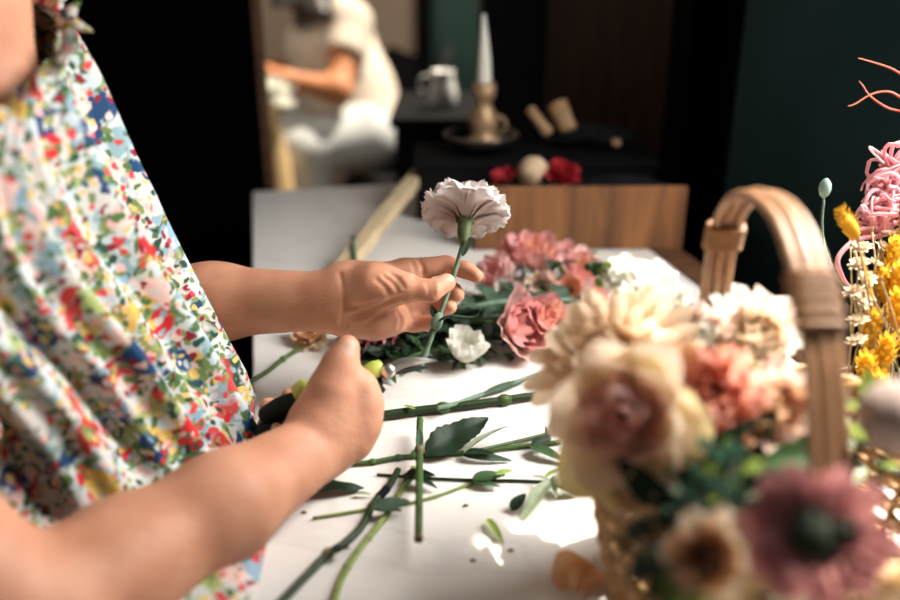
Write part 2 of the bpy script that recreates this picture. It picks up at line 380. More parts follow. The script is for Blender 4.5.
# ---------------------------------------------------------------- signed distance bodies (surface nets)
class Field:
    def __init__(s, xs, ys, zs):
        s.ax = [np.asarray(a, np.float32) for a in (xs, ys, zs)]
        s.f = np.full([len(a) for a in s.ax], 1.0, np.float32)
    def cut(s, lo, hi, pad):
        sl = []
        for a, l, h in zip(s.ax, lo, hi):
            i0 = max(0, np.searchsorted(a, l-pad)-1); i1 = min(len(a), np.searchsorted(a, h+pad)+1)
            sl.append(slice(i0, max(i1, i0+1)))
        return tuple(sl)
    def cone(s, a, b, ra, rb, k=0.004, sub=False, sq=None):
        a, b = np.array(a, np.float32), np.array(b, np.float32); rm = max(ra, rb)
        sl = s.cut(np.minimum(a, b)-rm, np.maximum(a, b)+rm, 0.02+2*k)
        X, Y, Zz = np.meshgrid(*[ax[q] for ax, q in zip(s.ax, sl)], indexing='ij', sparse=True)
        ab = b-a; L2 = float(ab@ab)+1e-12
        t = np.clip(((X-a[0])*ab[0]+(Y-a[1])*ab[1]+(Zz-a[2])*ab[2])/L2, 0, 1)
        dx, dy, dz = X-a[0]-t*ab[0], Y-a[1]-t*ab[1], Zz-a[2]-t*ab[2]
        if sq is not None:      # squash along a direction
            n = np.array(sq[0], np.float32); n /= np.linalg.norm(n); dn = dx*n[0]+dy*n[1]+dz*n[2]
            d = np.sqrt(np.maximum(dx*dx+dy*dy+dz*dz - dn*dn + (dn/sq[1])**2, 0)) - (ra+(rb-ra)*t)
            d = d*min(1.0, sq[1])
        else: d = np.sqrt(dx*dx+dy*dy+dz*dz) - (ra+(rb-ra)*t)
        g = s.f[sl]
        if sub:
            d = -d; h = np.maximum(k-np.abs(g-d), 0)/k; s.f[sl] = np.maximum(g, d)+h*h*k*0.25
        else:
            h = np.maximum(k-np.abs(g-d), 0)/k; s.f[sl] = np.minimum(g, d)-h*h*k*0.25
    def chain(s, pts, rs, k=0.004, **kw):
        for i in range(len(pts)-1): s.cone(pts[i], pts[i+1], rs[i], rs[i+1], k, **kw)
    def mesh(s, it=1):
        f = s.f; ins = f < 0
        n = ins[:-1, :-1, :-1].astype(np.uint8)
        cells = np.zeros([d-1 for d in f.shape], np.uint8)
        for i in (0, 1):
            for j in (0, 1):
                for k in (0, 1):
                    cells += ins[i:f.shape[0]-1+i, j:f.shape[1]-1+j, k:f.shape[2]-1+k]
        act = np.argwhere((cells > 0) & (cells < 8))
        idx = np.full(cells.shape, -1, np.int32); idx[tuple(act.T)] = np.arange(len(act))
        pos = np.zeros((len(act), 3)); cnt = np.zeros(len(act))
        corners = [(i, j, k) for i in (0, 1) for j in (0, 1) for k in (0, 1)]
        axs = s.ax
        for a in corners:
            for ax in range(3):
                if a[ax]: continue
                b = list(a); b[ax] = 1
                pa = act+np.array(a); pb = act+np.array(b)
                fa = f[tuple(pa.T)]; fb = f[tuple(pb.T)]
                m = (fa < 0) != (fb < 0)
                t = np.where(m, fa/np.where(m, fa-fb, 1), 0)
                for c in range(3):
                    ca, cb = axs[c][pa[:, c]], axs[c][pb[:, c]]
                    pos[:, c] += np.where(m, ca+t*(cb-ca), 0)
                cnt += m
        pos /= cnt[:, None]
        quads = []
        for ax in range(3):
            o1, o2 = (ax+1) % 3, (ax+2) % 3
            s0 = [slice(1, -1)]*3; s0[ax] = slice(0, -1); s1 = list(s0); s1[ax] = slice(1, None)
            a, b = ins[tuple(s0)], ins[tuple(s1)]
            for flip, mk in ((False, a & ~b), (True, b & ~a)):
                e = np.argwhere(mk); 
                if not len(e): continue
                off = np.ones(3, int); off[ax] = 0; e = e+off
                q = []
                for d1, d2 in ((-1, -1), (0, -1), (0, 0), (-1, 0)):
                    c = e.copy(); c[:, o1] += d1; c[:, o2] += d2; q.append(idx[tuple(c.T)])
                q = np.stack(q, 1)
                quads.append(q[:, ::-1] if flip else q)
        quads = np.concatenate(quads); quads = quads[(quads >= 0).all(1)]
        for _ in range(it):
            acc = np.zeros_like(pos); c2 = np.zeros(len(pos))
            for i in range(4):
                a, b = quads[:, i], quads[:, (i+1) % 4]
                for c in range(3):
                    acc[:, c] += np.bincount(a, pos[b, c], len(pos)); acc[:, c] += np.bincount(b, pos[a, c], len(pos))
                c2 += np.bincount(a, minlength=len(pos)); c2 += np.bincount(b, minlength=len(pos))
            pos = 0.5*pos + 0.5*acc/np.maximum(c2, 1)[:, None]
        return pos, quads
def np_obj(name, pos, quads, mats, parent=None, pick=None, loc=(0, 0, 0)):
    o3 = np.array(parent.get('_o', (0, 0, 0))) if parent is not None else np.array(loc)
    me = bpy.data.meshes.new(name); pos = pos-o3
    me.vertices.add(len(pos)); me.vertices.foreach_set('co', pos.astype(np.float32).ravel())
    me.loops.add(quads.size); me.loops.foreach_set('vertex_index', quads.astype(np.int32).ravel())
    me.polygons.add(len(quads)); me.polygons.foreach_set('loop_start', np.arange(0, quads.size, 4, dtype=np.int32))
    me.update(calc_edges=True); me.validate()
    me.polygons.foreach_set('use_smooth', np.ones(len(me.polygons), bool))
    for m in mats: me.materials.append(m)
    if pick is not None and len(me.polygons) == len(quads): me.polygons.foreach_set('material_index', pick.astype(np.int32))
    o = bpy.data.objects.new(name, me); COL.objects.link(o)
    if parent is not None: o.parent = parent
    else: o.location = loc
    o['_o'] = tuple(float(x) for x in o3)
    return o
def axis_pts(lo, hi, fine_lo, fine_hi, coarse, fine):
    a = list(np.arange(lo, fine_lo, coarse)) + list(np.arange(fine_lo, fine_hi, fine)) + list(np.arange(fine_hi, hi, coarse))
    return np.array(a)
# ================================================================ the setting
def slab(name, c, ex, ey, ez, hx, hy, hz, mat, parent=None, bevel=0):
    return MB().box(c, ex, ey, ez, hx, hy, hz).build(name, mat, parent, smooth=False, bevel=bevel, loc=None if parent is not None else tuple(c))
X = Vector((1, 0, 0)); Y = Vector((0, 1, 0))
struct(slab('floor', (0.2, 1.3, -0.02), X, Y, Z, 3.2, 3.6, 0.02, M['floor']))
# right wall, dark green, parallel to the table, with the window that lights the table
UW = 0.72; WT = 0.05; V0, V1 = -1.7, 1.265; JA, JB = -1.15, 0.80; ZS, ZH = 0.98, 2.30
def wall_u(name, v0, v1, z0, z1, mat):
    return struct(slab(name, uv(UW+WT, (v0+v1)/2, (z0+z1)/2), U, V, Z, WT, (v1-v0)/2, (z1-z0)/2, mat))
wall = MB()
for v0, v1, z0, z1 in ((V0, JA, 0, 3.6), (JB, V1, 0, 3.6), (JA, JB, 0, ZS), (JA, JB, ZH, 3.6)):
    wall.box(uv(UW+WT, (v0+v1)/2, (z0+z1)/2), U, V, Z, WT, (v1-v0)/2, (z1-z0)/2)
struct(wall.build('wall_right', M['greenwall'], smooth=False))
struct(slab('wall_right_alcove', (0.515, 1.66, 1.35), X, Y, Z, 0.05, 0.34, 1.35, M['blackwall']))
win = struct(thing('window_1', uv(UW+WT, (JA+JB)/2, ZS), None, None))
fr = MB()
for v in (JA+0.015, JB-0.015): fr.box(uv(UW+WT, v, (ZS+ZH)/2), U, V, Z, 0.03, 0.015, (ZH-ZS)/2)
for z in (ZS+0.012, ZH-0.012): fr.box(uv(UW+WT, (JA+JB)/2, z), U, V, Z, 0.03, (JB-JA)/2, 0.012)
fr.build('window_frame', M['black'], win, smooth=False)
# black partition left of the table, with its thin wooden edge
pl = P(249.5, 0, y=1.62); 
pr = P(249.5, 0, y=1.62).x
struct(slab('wall_left', (pr-1.0, 1.645, 1.35), X, Y, Z, 1.0, 0.012, 1.35, M['blackwall']))
struct(slab('trim_1', (pr+0.006, 1.645, 1.35), X, Y, Z, 0.006, 0.014, 1.35, M['oak']))
# back of the room
xg = P(424, 60, y=3.9).x
struct(slab('wall_back', (xg-1.5, 3.95, 1.35), X, Y, Z, 1.5, 0.05, 1.35, M['beige']))
struct(slab('wall_back_teal', (xg+1.0, 3.93, 1.35), X, Y, Z, 1.0, 0.05, 1.35, M['teal'])).name = 'wall_back_right'
struct(slab('trim_2', (xg, 3.87, 1.35), X, Y, Z, 0.035, 0.02, 1.35, M['black']))
# tall dark cabinet behind the table on the right
cab = thing('cabinet', (P(610, 100, y=1.80).x, 1.85, 0), 'tall black cabinet with a dark brown wooden panel, standing behind the wooden crate', 'cabinet')
xa, xb = P(546, 100, y=1.72).x, P(676, 60, y=1.72).x
slab('side_panel', (xa-0.066, 1.82, 1.2), X, Y, Z, 0.06, 0.12, 1.2, M['black'], cab, 0.004)
slab('panel', ((xa+xb)/2, 1.79, 1.2), X, Y, Z, (xb-xa)/2, 0.02, 1.2, M['darkpanel'], cab, 0.002)
slab('side_panel', (xb+0.0135, 1.80, 1.2), X, Y, Z, 0.012, 0.10, 1.2, M['black'], cab, 0.004)
slab('base', ((xa+xb)/2, 1.77, 0.45), X, Y, Z, (xb-xa)/2, 0.03, 0.45, M['black'], cab, 0.002)
slab('top', ((xa+xb)/2-0.05, 1.82, 2.42), X, Y, Z, (xb-xa)/2+0.074, 0.14, 0.02, M['black'], cab, 0.002)
# ================================================================ table
UL, UR = -0.034, 0.519; VN, VF = 0.10, 1.53
tbl = thing('table', uv((UL+UR)/2, (VN+VF)/2, 0), 'white marble-topped work table with a brown wooden edge, strewn with cut stems', 'table')
slab('tabletop', uv((UL+UR)/2, (VN+VF)/2, TZ-0.015), U, V, Z, (UR-UL)/2, (VF-VN)/2, 0.015, M['marble'], tbl, 0.003)
slab('edge_board', uv(UR+0.021, (VN+VF)/2, TZ-0.02), U, V, Z, 0.02, (VF-VN)/2, 0.022, M['oak'], tbl, 0.002)
for u in (UL+0.05, UR-0.02):
    slab('apron', uv(u, (VN+VF)/2, TZ-0.075), U, V, Z, 0.012, (VF-VN)/2-0.05, 0.044, M['oak'], tbl, 0.002)
for u in (UL+0.06, UR):
    for v in (VN+0.06, VF-0.06):
        slab('leg', uv(u, v, (TZ-0.031)/2), U, V, Z, 0.025, 0.025, (TZ-0.031)/2, M['oak'], tbl, 0.003)
# ================================================================ the florist
DL, DR = 0.785, 0.68
def hl(px, py, off=0): return P(px, py, d=DL+off/1000)
def hr(px, py, off=0): return P(px, py, d=DR+off/1000)
view = np.array(ray(450, 300))
fx = axis_pts(-0.66, 0.06, -0.165, 0.048, 0.006, 0.0014)
fy = axis_pts(0.26, 0.95, 0.555, 0.835, 0.006, 0.0014)
fz = np.concatenate([np.arange(-0.02, 0.80, 0.012), np.arange(0.80, 0.905, 0.006), np.arange(0.905, 1.075, 0.0014), np.arange(1.075, 1.64, 0.006)])
B = Field(fx, fy, fz)
# trunk, neck, head, legs
NB = Vector((-0.344, 0.575, 1.205))
B.cone((-0.35, 0.59, 0.93), (-0.362, 0.59, 1.09), 0.100, 0.096, 0.03, sq=((1, 0, 0), 0.75))
B.cone((-0.370, 0.59, 1.08), (-0.356, 0.578, 1.165), 0.085, 0.066, 0.03)
B.cone((-0.362, 0.555, 1.09), (-0.362, 0.64, 1.09), 0.052, 0.052, 0.03)
B.chain([(-0.368, 0.435, 1.150), NB, (-0.372, 0.715, 1.18)], [0.042, 0.056, 0.042], 0.03)
B.chain([NB, (-0.328, 0.575, 1.27), (-0.315, 0.575, 1.37)], [0.062, 0.054, 0.052], 0.03)
B.cone(NB, (-0.308, 0.575, 1.214), 0.048, 0.034, 0.02)
HC = Vector((-0.29, 0.575, 1.47))
B.cone(HC+Vector((-0.03, 0, 0.03)), HC+Vector((0.015, 0, 0.01)), 0.088, 0.078, 0.03)
B.cone(HC+Vector((0.02, 0, -0.02)), HC+Vector((0.045, 0, -0.09)), 0.062, 0.036, 0.03)      # face to chin
B.chain([HC+Vector((0.088, 0, 0.012)), HC+Vector((0.108, 0, -0.022))], [0.009, 0.013], 0.012)  # nose
for s in (-1, 1):
    B.cone(HC+Vector((0.084, 0.03*s, 0.010)), HC+Vector((0.086, 0.03*s, 0.010)), 0.013, 0.013, 0.006, sub=True)
    B.cone(HC+Vector((0.074, 0.03*s, 0.010)), HC+Vector((0.075, 0.03*s, 0.010)), 0.013, 0.013, 0.003)
    B.cone(HC+Vector((-0.012, 0.084*s, 0.015)), HC+Vector((-0.006, 0.082*s, -0.02)), 0.015, 0.010, 0.008)
B.cone(HC+Vector((0.083, -0.018, -0.056)), HC+Vector((0.083, 0.018, -0.056)), 0.009, 0.009, 0.008)
for s in (-1, 1):
    hip = (-0.335, 0.575+0.075*s, 0.86)
    B.chain([hip, (-0.325, 0.575+0.08*s, 0.47), (-0.345, 0.575+0.08*s, 0.09)], [0.088, 0.058, 0.038], 0.03)
    B.chain([(-0.365, 0.575+0.08*s, 0.05), (-0.24, 0.575+0.10*s, 0.028), (-0.17, 0.575+0.105*s, 0.02)], [0.036, 0.032, 0.018], 0.02)
# far (left) arm
wl = hl(337, 301, 3)
el = P(150, 302, d=0.845)
B.chain([(-0.36, 0.725, 1.185), (-0.385, 0.80, 1.07), el], [0.046, 0.042, 0.0355], 0.03)
B.chain([el, hl(215, 302, 40), wl], [0.0355, 0.0335, 0.0255], 0.02, sq=(view, 0.92))
# left hand, palm to the viewer
ku = dict(k=0.010)
B.cone(wl, hl(352, 298, 4), 0.0265, 0.026, 0.012, sq=(view, 0.75))
for q, r in (((404, 276, 16), 0.0135), ((402, 291, 26), 0.0135), ((397, 306, 26), 0.0135), ((390, 318, 14), 0.0125)):
    B.cone(hl(348, 280+(q[1]-276)*0.75, 6), hl(*q), 0.0165, r, 0.012)
B.chain([hl(350, 290, 0), hl(376, 286, -11), hl(404, 288, -18)], [0.019, 0.0185, 0.0122], 0.012)      # thenar
B.chain([hl(352, 317, 4), hl(375, 321, 3), hl(392, 321, 6)], [0.0155, 0.0145, 0.0115], 0.012)       # hypothenar
def finger(pts, rs, f, k0=0.009):
    q = [f(*p) for p in pts]
    B.cone(q[0], q[1], rs[0], rs[1], k0)
    for i in range(1, len(q)-1): B.cone(q[i], q[i+1], rs[i], rs[i+1], 0.0035)
finger([(404, 270, 20), (446, 265, 26), (466, 270, 17), (476.5, 276, 9)], [0.0105, 0.0086, 0.0077, 0.0064], hl)
finger([(406, 288, 28), (441, 288, 40), (454, 291.5, 24), (457.5, 295, 12)], [0.0102, 0.0086, 0.0077, 0.0066], hl)
finger([(400, 304, 28), (431, 306, 39), (446, 307.5, 23), (450, 307, 11)], [0.0100, 0.0082, 0.0075, 0.0064], hl)
finger([(388, 320, 18), (414, 323.5, 26), (430, 323, 17), (436, 321, 9)], [0.0098, 0.0079, 0.0071, 0.0060], hl)
finger([(376, 288, -12), (404, 288, -21), (431, 291, -23), (446.5, 282.5, -15)], [0.0172, 0.0118, 0.0096, 0.0082], hl, 0.01)
def surf(px, py):
    """first point of the body met along the line of sight"""
    r = np.array(ray(px, py)); o = np.array((0, 0, CZ)); ds = np.arange(0.70, 0.86, 0.0004)
    pts = o + ds[:, None]*r
    ix = [np.clip(np.searchsorted(a_, pts[:, k])-1, 0, len(a_)-2) for k, a_ in enumerate(B.ax)]
    w_ = [np.clip((pts[:, k]-B.ax[k][ix[k]])/(B.ax[k][ix[k]+1]-B.ax[k][ix[k]]), 0, 1) for k in range(3)]
    v = 0
    for i in (0, 1):
        for j in (0, 1):
            for k in (0, 1):
                v = v + B.f[ix[0]+i, ix[1]+j, ix[2]+k]*(w_[0] if i else 1-w_[0])*(w_[1] if j else 1-w_[1])*(w_[2] if k else 1-w_[2])
    h = np.nonzero(v < 0)[0]
    return o + ds[h[0]]*r if len(h) else None
def crease(pts, r=0.0020, out=0.0010, k=0.0025):
    pp = [Vector((x, y, 0)) for x, y in pts]; pp = smooth_path(pp, 4)
    hit = [surf(p.x, p.y) for p in pp]; vd = np.array(ray(450, 300))
    hit = [h-vd*out for h in hit if h is not None]
    for i in range(len(hit)-1):
        if np.linalg.norm(hit[i]-hit[i+1]) < 0.01: B.cone(hit[i], hit[i+1], r, r, k, sub=True)
CREASES = [
    ([(339, 272), (343, 288), (344, 305), (341, 326)], 0.0014, 0.0011), ([(347, 300), (348, 312), (346, 328)], 0.0012, 0.0010),
    ([(350, 318), (364, 315), (380, 307), (396, 300), (405, 298)], 0.0030, 0.0012), ([(364, 327), (374, 319), (386, 313)], 0.0016, 0.0011),
    ([(352, 308), (366, 306), (380, 301)], 0.0018, 0.0010),
    ([(384, 276), (392, 282), (398, 291)], 0.0015, 0.0009), ([(390, 272), (398, 279), (404, 288)], 0.0014, 0.0009), ([(376, 279), (385, 287), (390, 297)], 0.0014, 0.0010),
    ([(412, 261), (416, 270), (415, 278)], 0.0014, 0.0009), ([(419, 259), (423, 268), (424, 276)], 0.0014, 0.0009),
    ([(427, 282), (429, 289), (428, 297)], 0.0013, 0.0008), ([(432, 281), (434, 288), (433, 295)], 0.0011, 0.0008),
    ([(402, 303), (410, 309), (412, 318)], 0.0015, 0.0009), ([(398, 312), (402, 320), (400, 328)], 0.0014, 0.0009)]
for pts, r, out in CREASES: crease(pts, r, out)
# near (right) arm
er_ = P(18, 628, d=0.50); wr = hr(318, 446, 0)
B.chain([(-0.368, 0.425, 1.150), (-0.335, 0.40, 1.06), er_], [0.044, 0.044, 0.041], 0.03)
B.chain([er_, P(120, 568, d=0.555), P(225, 505, d=0.600), wr], [0.041, 0.0405, 0.034, 0.0265], 0.02)
# right hand, gripping the secateurs, back of the hand to the viewer
for q, r in (((359, 386, 8), 0.0125), ((365, 404, 8), 0.0135), ((363, 424, 8), 0.0135), ((354, 442, 8), 0.013)):
    B.cone(hr(324, 426+(q[1]-404)*0.5, 2), hr(*q), 0.0215, r, 0.014)
B.chain([hr(322, 420, 0), hr(331, 388, -1), hr(340, 364, 2), hr(347.5, 347, 4)], [0.021, 0.0150, 0.0112, 0.0094], 0.012)
finger([(359, 386, 8), (352, 386, 44), (322, 393, 54), (302, 397, 48)], [0.0105, 0.0092, 0.0080, 0.0070], hr)
finger([(365, 404, 8), (354, 406, 48), (318, 404, 60), (290, 396, 56)], [0.0110, 0.0094, 0.0082, 0.0072], hr)
finger([(363, 424, 8), (345, 420, 44), (306, 410, 56), (268, 406, 52)], [0.0110, 0.0090, 0.0080, 0.0072], hr)
finger([(354, 442, 8), (336, 438, 36), (302, 427, 46), (265, 424, 42)], [0.0105, 0.0080, 0.0072, 0.0064], hr)
bp, bq = B.mesh(2)
fc = bp[bq].mean(1)
def near(c, r, nrm, lim): 
    c = np.array(c); return (np.linalg.norm(fc-c, axis=1) < r)
e1, e2 = bp[bq[:, 2]]-bp[bq[:, 0]], bp[bq[:, 3]]-bp[bq[:, 1]]
fn = np.cross(e1, e2); fn /= np.linalg.norm(fn, axis=1)[:, None]+1e-12
nail = np.zeros(len(bq), bool)
tn = hr(349.5, 347, -6); nail |= (np.linalg.norm(fc-np.array(tn), axis=1) < 0.0068) & (fn@view < -0.62)
tn = hl(449, 279, -21); nd = np.array((hl(449, 274, -24)-hl(447, 284, -12)).normalized())
nail |= (np.linalg.norm(fc-np.array(hl(449, 277, -18)), axis=1) < 0.0062) & (fn@nd > 0.72)
FL = np_obj('person', bp, bq, [M['skin'], M['nail']], pick=nail.astype(int), loc=(-0.335, 0.575, 0))
tag(FL, 'florist in a floral dress holding up a white carnation and gripping secateurs', 'person')
# hair (a low bun), outside the picture but part of her
hb = Field(np.arange(-0.46, -0.15, 0.006), np.arange(0.44, 0.72, 0.006), np.arange(1.30, 1.62, 0.006))
hb.cone(HC+Vector((-0.038, 0, 0.036)), HC+Vector((0.0, 0, 0.034)), 0.096, 0.088, 0.02)
hb.cone(HC+Vector((-0.13, 0, -0.02)), HC+Vector((-0.12, 0, -0.01)), 0.042, 0.042, 0.02)
hb.cone(HC+Vector((0.07, 0, -0.06)), HC+Vector((0.08, 0, -0.02)), 0.085, 0.075, 0.02, sub=True)
hp_, hq_ = hb.mesh(1); np_obj('hair', hp_, hq_, [M['hair']], FL)
# ---------------------------------------------------------------- dress
prof = [  # z, front x, back x, half width, fold size, centre y, corner shape, share of the table's angle
    (1.233, -0.256, -0.420, 0.086, 0.002, 0.578, 0.85, 0), (1.226, -0.254, -0.432, 0.098, 0.004, 0.578, 0.85, 0), (1.210, -0.257, -0.445, 0.120, 0.006, 0.58, 0.85, 0),
    (1.180, -0.252, -0.458, 0.145, 0.008, 0.585, 0.85, 0), (1.130, -0.241, -0.462, 0.155, 0.010, 0.595, 0.9, 0), (1.085, -0.226, -0.466, 0.158, 0.011, 0.605, 0.95, 0),
    (1.035, -0.206, -0.470, 0.155, 0.012, 0.615, 1.0, 0), (0.985, -0.188, -0.472, 0.150, 0.011, 0.625, 1.0, 0), (0.950, -0.170, -0.474, 0.150, 0.008, 0.625, 1.0, 0), (0.930, -0.158, -0.475, 0.160, 0.006, 0.61, 0.9, 0.4),
    (0.914, -0.148, -0.476, 0.255, 0.003, 0.515, 0.5, 1), (0.906, -0.150, -0.477, 0.26, 0.003, 0.515, 0.5, 1), (0.899, -0.192, -0.478, 0.25, 0.003, 0.52, 0.5, 1),
    (0.86, -0.208, -0.48, 0.24, 0.004, 0.53, 0.6, 1), (0.70, -0.222, -0.50, 0.235, 0.008, 0.54, 0.7, 1), (0.50, -0.23, -0.52, 0.23, 0.011, 0.55, 0.8, 1), (0.34, -0.23, -0.54, 0.23, 0.013, 0.55, 0.8, 1)]
def turn(p, k=0.0):
    dx, dy = p.x+0.335, p.y-0.575; c_, s_ = math.cos(YAW*k), math.sin(YAW*k); return Vector((-0.335+dx*c_-dy*s_, 0.575+dx*s_+dy*c_, p.z))
dr = MB(); ND = 220; rows = []
zs = []
for i in range(len(prof)-1):
    n = 6 if prof[i][0] > 0.93 else 3
    for k in range(n): zs.append(i+k/n)
zs.append(len(prof)-1)
for q in zs:
    i = min(int(q), len(prof)-2); t = q-i
    z, xf, xb, hw, am, cy, ex, tk = [lerp(a, b, t) for a, b in zip(prof[i], prof[i+1])]
    cx, hx = (xf+xb)/2, (xf-xb)/2
    for j in range(ND):
        a = 2*PI*j/ND
        c, s = math.cos(a), math.sin(a)
        x = cx + hx*math.copysign(abs(c)**ex, c); y = cy + hw*math.copysign(abs(s)**ex, s)
        dr_ = (xf - cx)
        down = 1.245 - z
        fo = am*(math.sin(13*a+1.1+1.5*down) + 0.6*math.sin(29*a+2*math.sin(3*down)) + 0.35*math.sin(61*a)*max(0, 1-down*6))
        fo -= am*0.7*max(0.0, c)           # keep the front where it touches the table
        zz = z + (0.42*(y-cy) if z > 1.10 else 0.42*(y-cy)*max(0, (z-1.0)/0.10))*max(0.0, min(1, (z-1.0)/0.2))
        rows.append(turn(Vector((x + c*fo, y + s*fo, zz)), tk))
dr.grid(rows, len(zs), ND, None, True)
DRESS = dr.build('dress', M['dress'], FL)
DRESS['label'] = 'white dress with a small multicoloured floral print'
# frilled collar
fr = MB(); rows = []
for i in range(6):
    s = i/5
    for j in range(ND):
        a = 2*PI*j/ND; c, sn = math.cos(a), math.sin(a)
        hx, hw = 0.081 + 0.014*s, 0.085+0.014*s
        w = (0.004*math.sin(24*a)+0.003*math.sin(41*a+1))*s
        y = 0.578 + (hw+w)*sn
        rows.append(turn(Vector((-0.336 + (hx+w)*c, y, 1.230 + 0.042*(y-0.578)*10 + 0.020*s - 0.014*s*s + 0.004*s*math.sin(33*a+0.5)))))
fr.grid(rows, 6, ND, None, True); fr.build('collar_frill', M['dress'], DRESS)
def sleeve(pts, rs, seed):
    path = smooth_path(pts, 8); m = MB(); n = 90; rws = []
    L = len(path)
    for i, p in enumerate(path):
        s = i/(L-1); k = s*(len(rs)-1); i0 = min(int(k), len(rs)-2); r = lerp(rs[i0], rs[i0+1], k-i0)
        t = (path[min(i+1, L-1)]-path[max(i-1, 0)]).normalized()
        ex = (Y - t*Y.dot(t)).normalized(); ey = t.cross(ex)
        for j in range(n):
            a = 2*PI*j/n
            rr = r*(1+0.10*math.sin(9*a+seed+s*1.2)*(0.6+0.6*s) + 0.055*math.sin(17*a+s*2+seed) + 0.03*math.sin(5*a+s*5))
            rws.append(p + ex*(rr*math.cos(a)) + ey*(rr*math.sin(a)) + t*(0.006*math.sin(7*a)*s))
    m.grid(rws, L, n, None, True); return m
sleeve([(-0.385, 0.475, 1.17), (-0.378, 0.430, 1.145), (-0.345, 0.402, 1.08), (-0.325, 0.398, 1.03), (-0.305, 0.396, 1.0)], [0.058, 0.074, 0.080, 0.076, 0.062], 0.4).build('sleeve', M['dress'], DRESS)
sleeve([(-0.365, 0.69, 1.20), (-0.37, 0.735, 1.17), (-0.385, 0.79, 1.09), (-0.375, 0.805, 1.02)], [0.055, 0.070, 0.078, 0.062], 1.7).build('sleeve', M['dress'], DRESS)
# ---------------------------------------------------------------- secateurs in her right hand
pv = hr(386, 372, 34)
sec = thing('secateurs', pv, 'dark-handled pruning secateurs with bright steel blades in the florist\'s lower hand', 'secateurs')
h1 = smooth_path([hr(380, 376, 33), hr(350, 390, 28), hr(315, 402, 28), hr(285, 408, 30), hr(262, 420, 30)], 5)
MB().tube(h1, [0.007, 0.0078, 0.009, 0.010, 0.0105, 0.011, 0.011, 0.0115, 0.012, 0.012, 0.012, 0.012, 0.0118, 0.0115, 0.011, 0.0108, 0.0105, 0.010, 0.0095, 0.009, 0.006][:len(h1)], 14).build('handle', M['grip'], sec)
h2 = smooth_path([hr(380, 384, 33), hr(348, 408, 24), hr(315, 422, 24), hr(285, 432, 26), hr(256, 434, 27)], 5)
MB().tube(h2, [0.007, 0.0078, 0.009, 0.010, 0.0105, 0.011, 0.011, 0.0115, 0.012, 0.012, 0.012, 0.012, 0.0118, 0.0115, 0.011, 0.0108, 0.0105, 0.010, 0.0095, 0.009, 0.006][:len(h2)], 14).build('handle', M['grip'], sec)
MB().tube([hr(294, 394, 22), hr(303, 390, 22), hr(311, 388, 23)], [0.006, 0.009, 0.006], 10).build('lock_catch', M['lime'], sec)['label'] = 'lime green catch'
MB().lathe([(0.0001, 0), (0.004, 0), (0.0045, 0.002), (0.003, 0.004), (0.0001, 0.0045)], hr(277, 428, 14), -Vector(ray(450, 300)), 12).build('rivet', M['brass'], sec)['label'] = 'small brass rivet'
MB().tube(smooth_path([hr(362, 378, 28), hr(374, 371, 30), hr(383, 367, 32)], 4), [0.007, 0.0075, 0.008, 0.008, 0.0085, 0.008, 0.0075, 0.007, 0.005][:9], 10).build('collar', M['lime'], sec)['label'] = 'lime green collar below the blades'
MB().lathe([(0.0001, 0), (0.006, 0), (0.0065, 0.002), (0.0065, 0.005), (0.004, 0.0075), (0.0001, 0.008)], hr(388, 371, 30), -Vector(ray(450, 300)), 16).build('pivot_bolt', M['steel'], sec)
def blade(pts, ws, th, mat, name):
    path = smooth_path(pts, 5); n = len(path); vd = Vector(ray(450, 300)); m = MB(); rws = []
    for i, p in enumerate(path):
        k = i/(n-1)*(len(ws)-1); i0 = min(int(k), len(ws)-2); w = lerp(ws[i0], ws[i0+1], k-i0)
        t = (path[min(i+1, n-1)]-path[max(i-1, 0)]).normalized(); sd = t.cross(vd).normalized(); nn = t.cross(sd)
        for a, b in ((-1, 0), (0, 1), (1, 0), (0, -1)): rws.append(p + sd*(w*a*0.5) + nn*(th*b*0.5))
    m.grid(rws, n, 4, None, True); m.f.append((0, 1, 2, 3)); m.f.append(tuple(len(rws)-4+i for i in (3, 2, 1, 0)))
    return m.build(name, mat, sec, smooth=False)
blade([hr(379, 381, 33), hr(388, 372, 33), hr(398, 365, 33), hr(415, 361, 35), hr(437, 360.5, 38)], [0.007, 0.010, 0.009, 0.007, 0.0008], 0.0032, M['steel'], 'blade')
blade([hr(371, 390, 35), hr(382, 378, 36), hr(392, 370, 36), hr(408, 369, 38), hr(430, 367, 41)], [0.006, 0.008, 0.009, 0.006, 0.0012], 0.0035, M['steel_dark'], 'counter_blade')
# ---------------------------------------------------------------- the carnation she holds
CD = DL-0.012
top = P(464.5, 238, d=CD)
car = thing('carnation', top, 'pale white carnation held upright in the florist\'s fingers', 'flower')
st = smooth_path([P(418.5, 372, d=CD-0.008), P(428, 347, d=CD-0.006), P(437, 322, d=CD-0.003), P(446, 298, d=CD-0.001), P(456, 268, d=CD), P(463.5, 241, d=CD)], 6)
MB().tube(st, [0.0025]*6+[0.0021]*(len(st)-6), 10).build('stem', M['stem_grey'], car)
MB().tube([P(434, 329, d=CD-0.004), P(436, 324, d=CD-0.004), P(438, 319, d=CD-0.004), P(440, 313, d=CD-0.003)], [0.0034, 0.0056, 0.0050, 0.0030], 10).build('stem_node', M['stem_grey'], car)
tendril = smooth_path([P(438, 321, d=CD-0.006), P(450, 316, d=CD-0.012), P(466, 317, d=CD-0.016), P(476, 316, d=CD-0.018), P(481, 309, d=CD-0.02)], 6)
MB().tube(tendril, [0.0022*(1-i/len(tendril))+0.0005 for i in range(len(tendril))], 7, flat=0.5).build('leaf', M['leaf_grey'], car)
add_leaf(car, P(434, 326, d=CD-0.006), P(424, 360, d=CD)-P(434, 326, d=CD), -Vector(ray(450, 300)), 0.016, 0.005, M['leaf_grey'], bend=0.3)
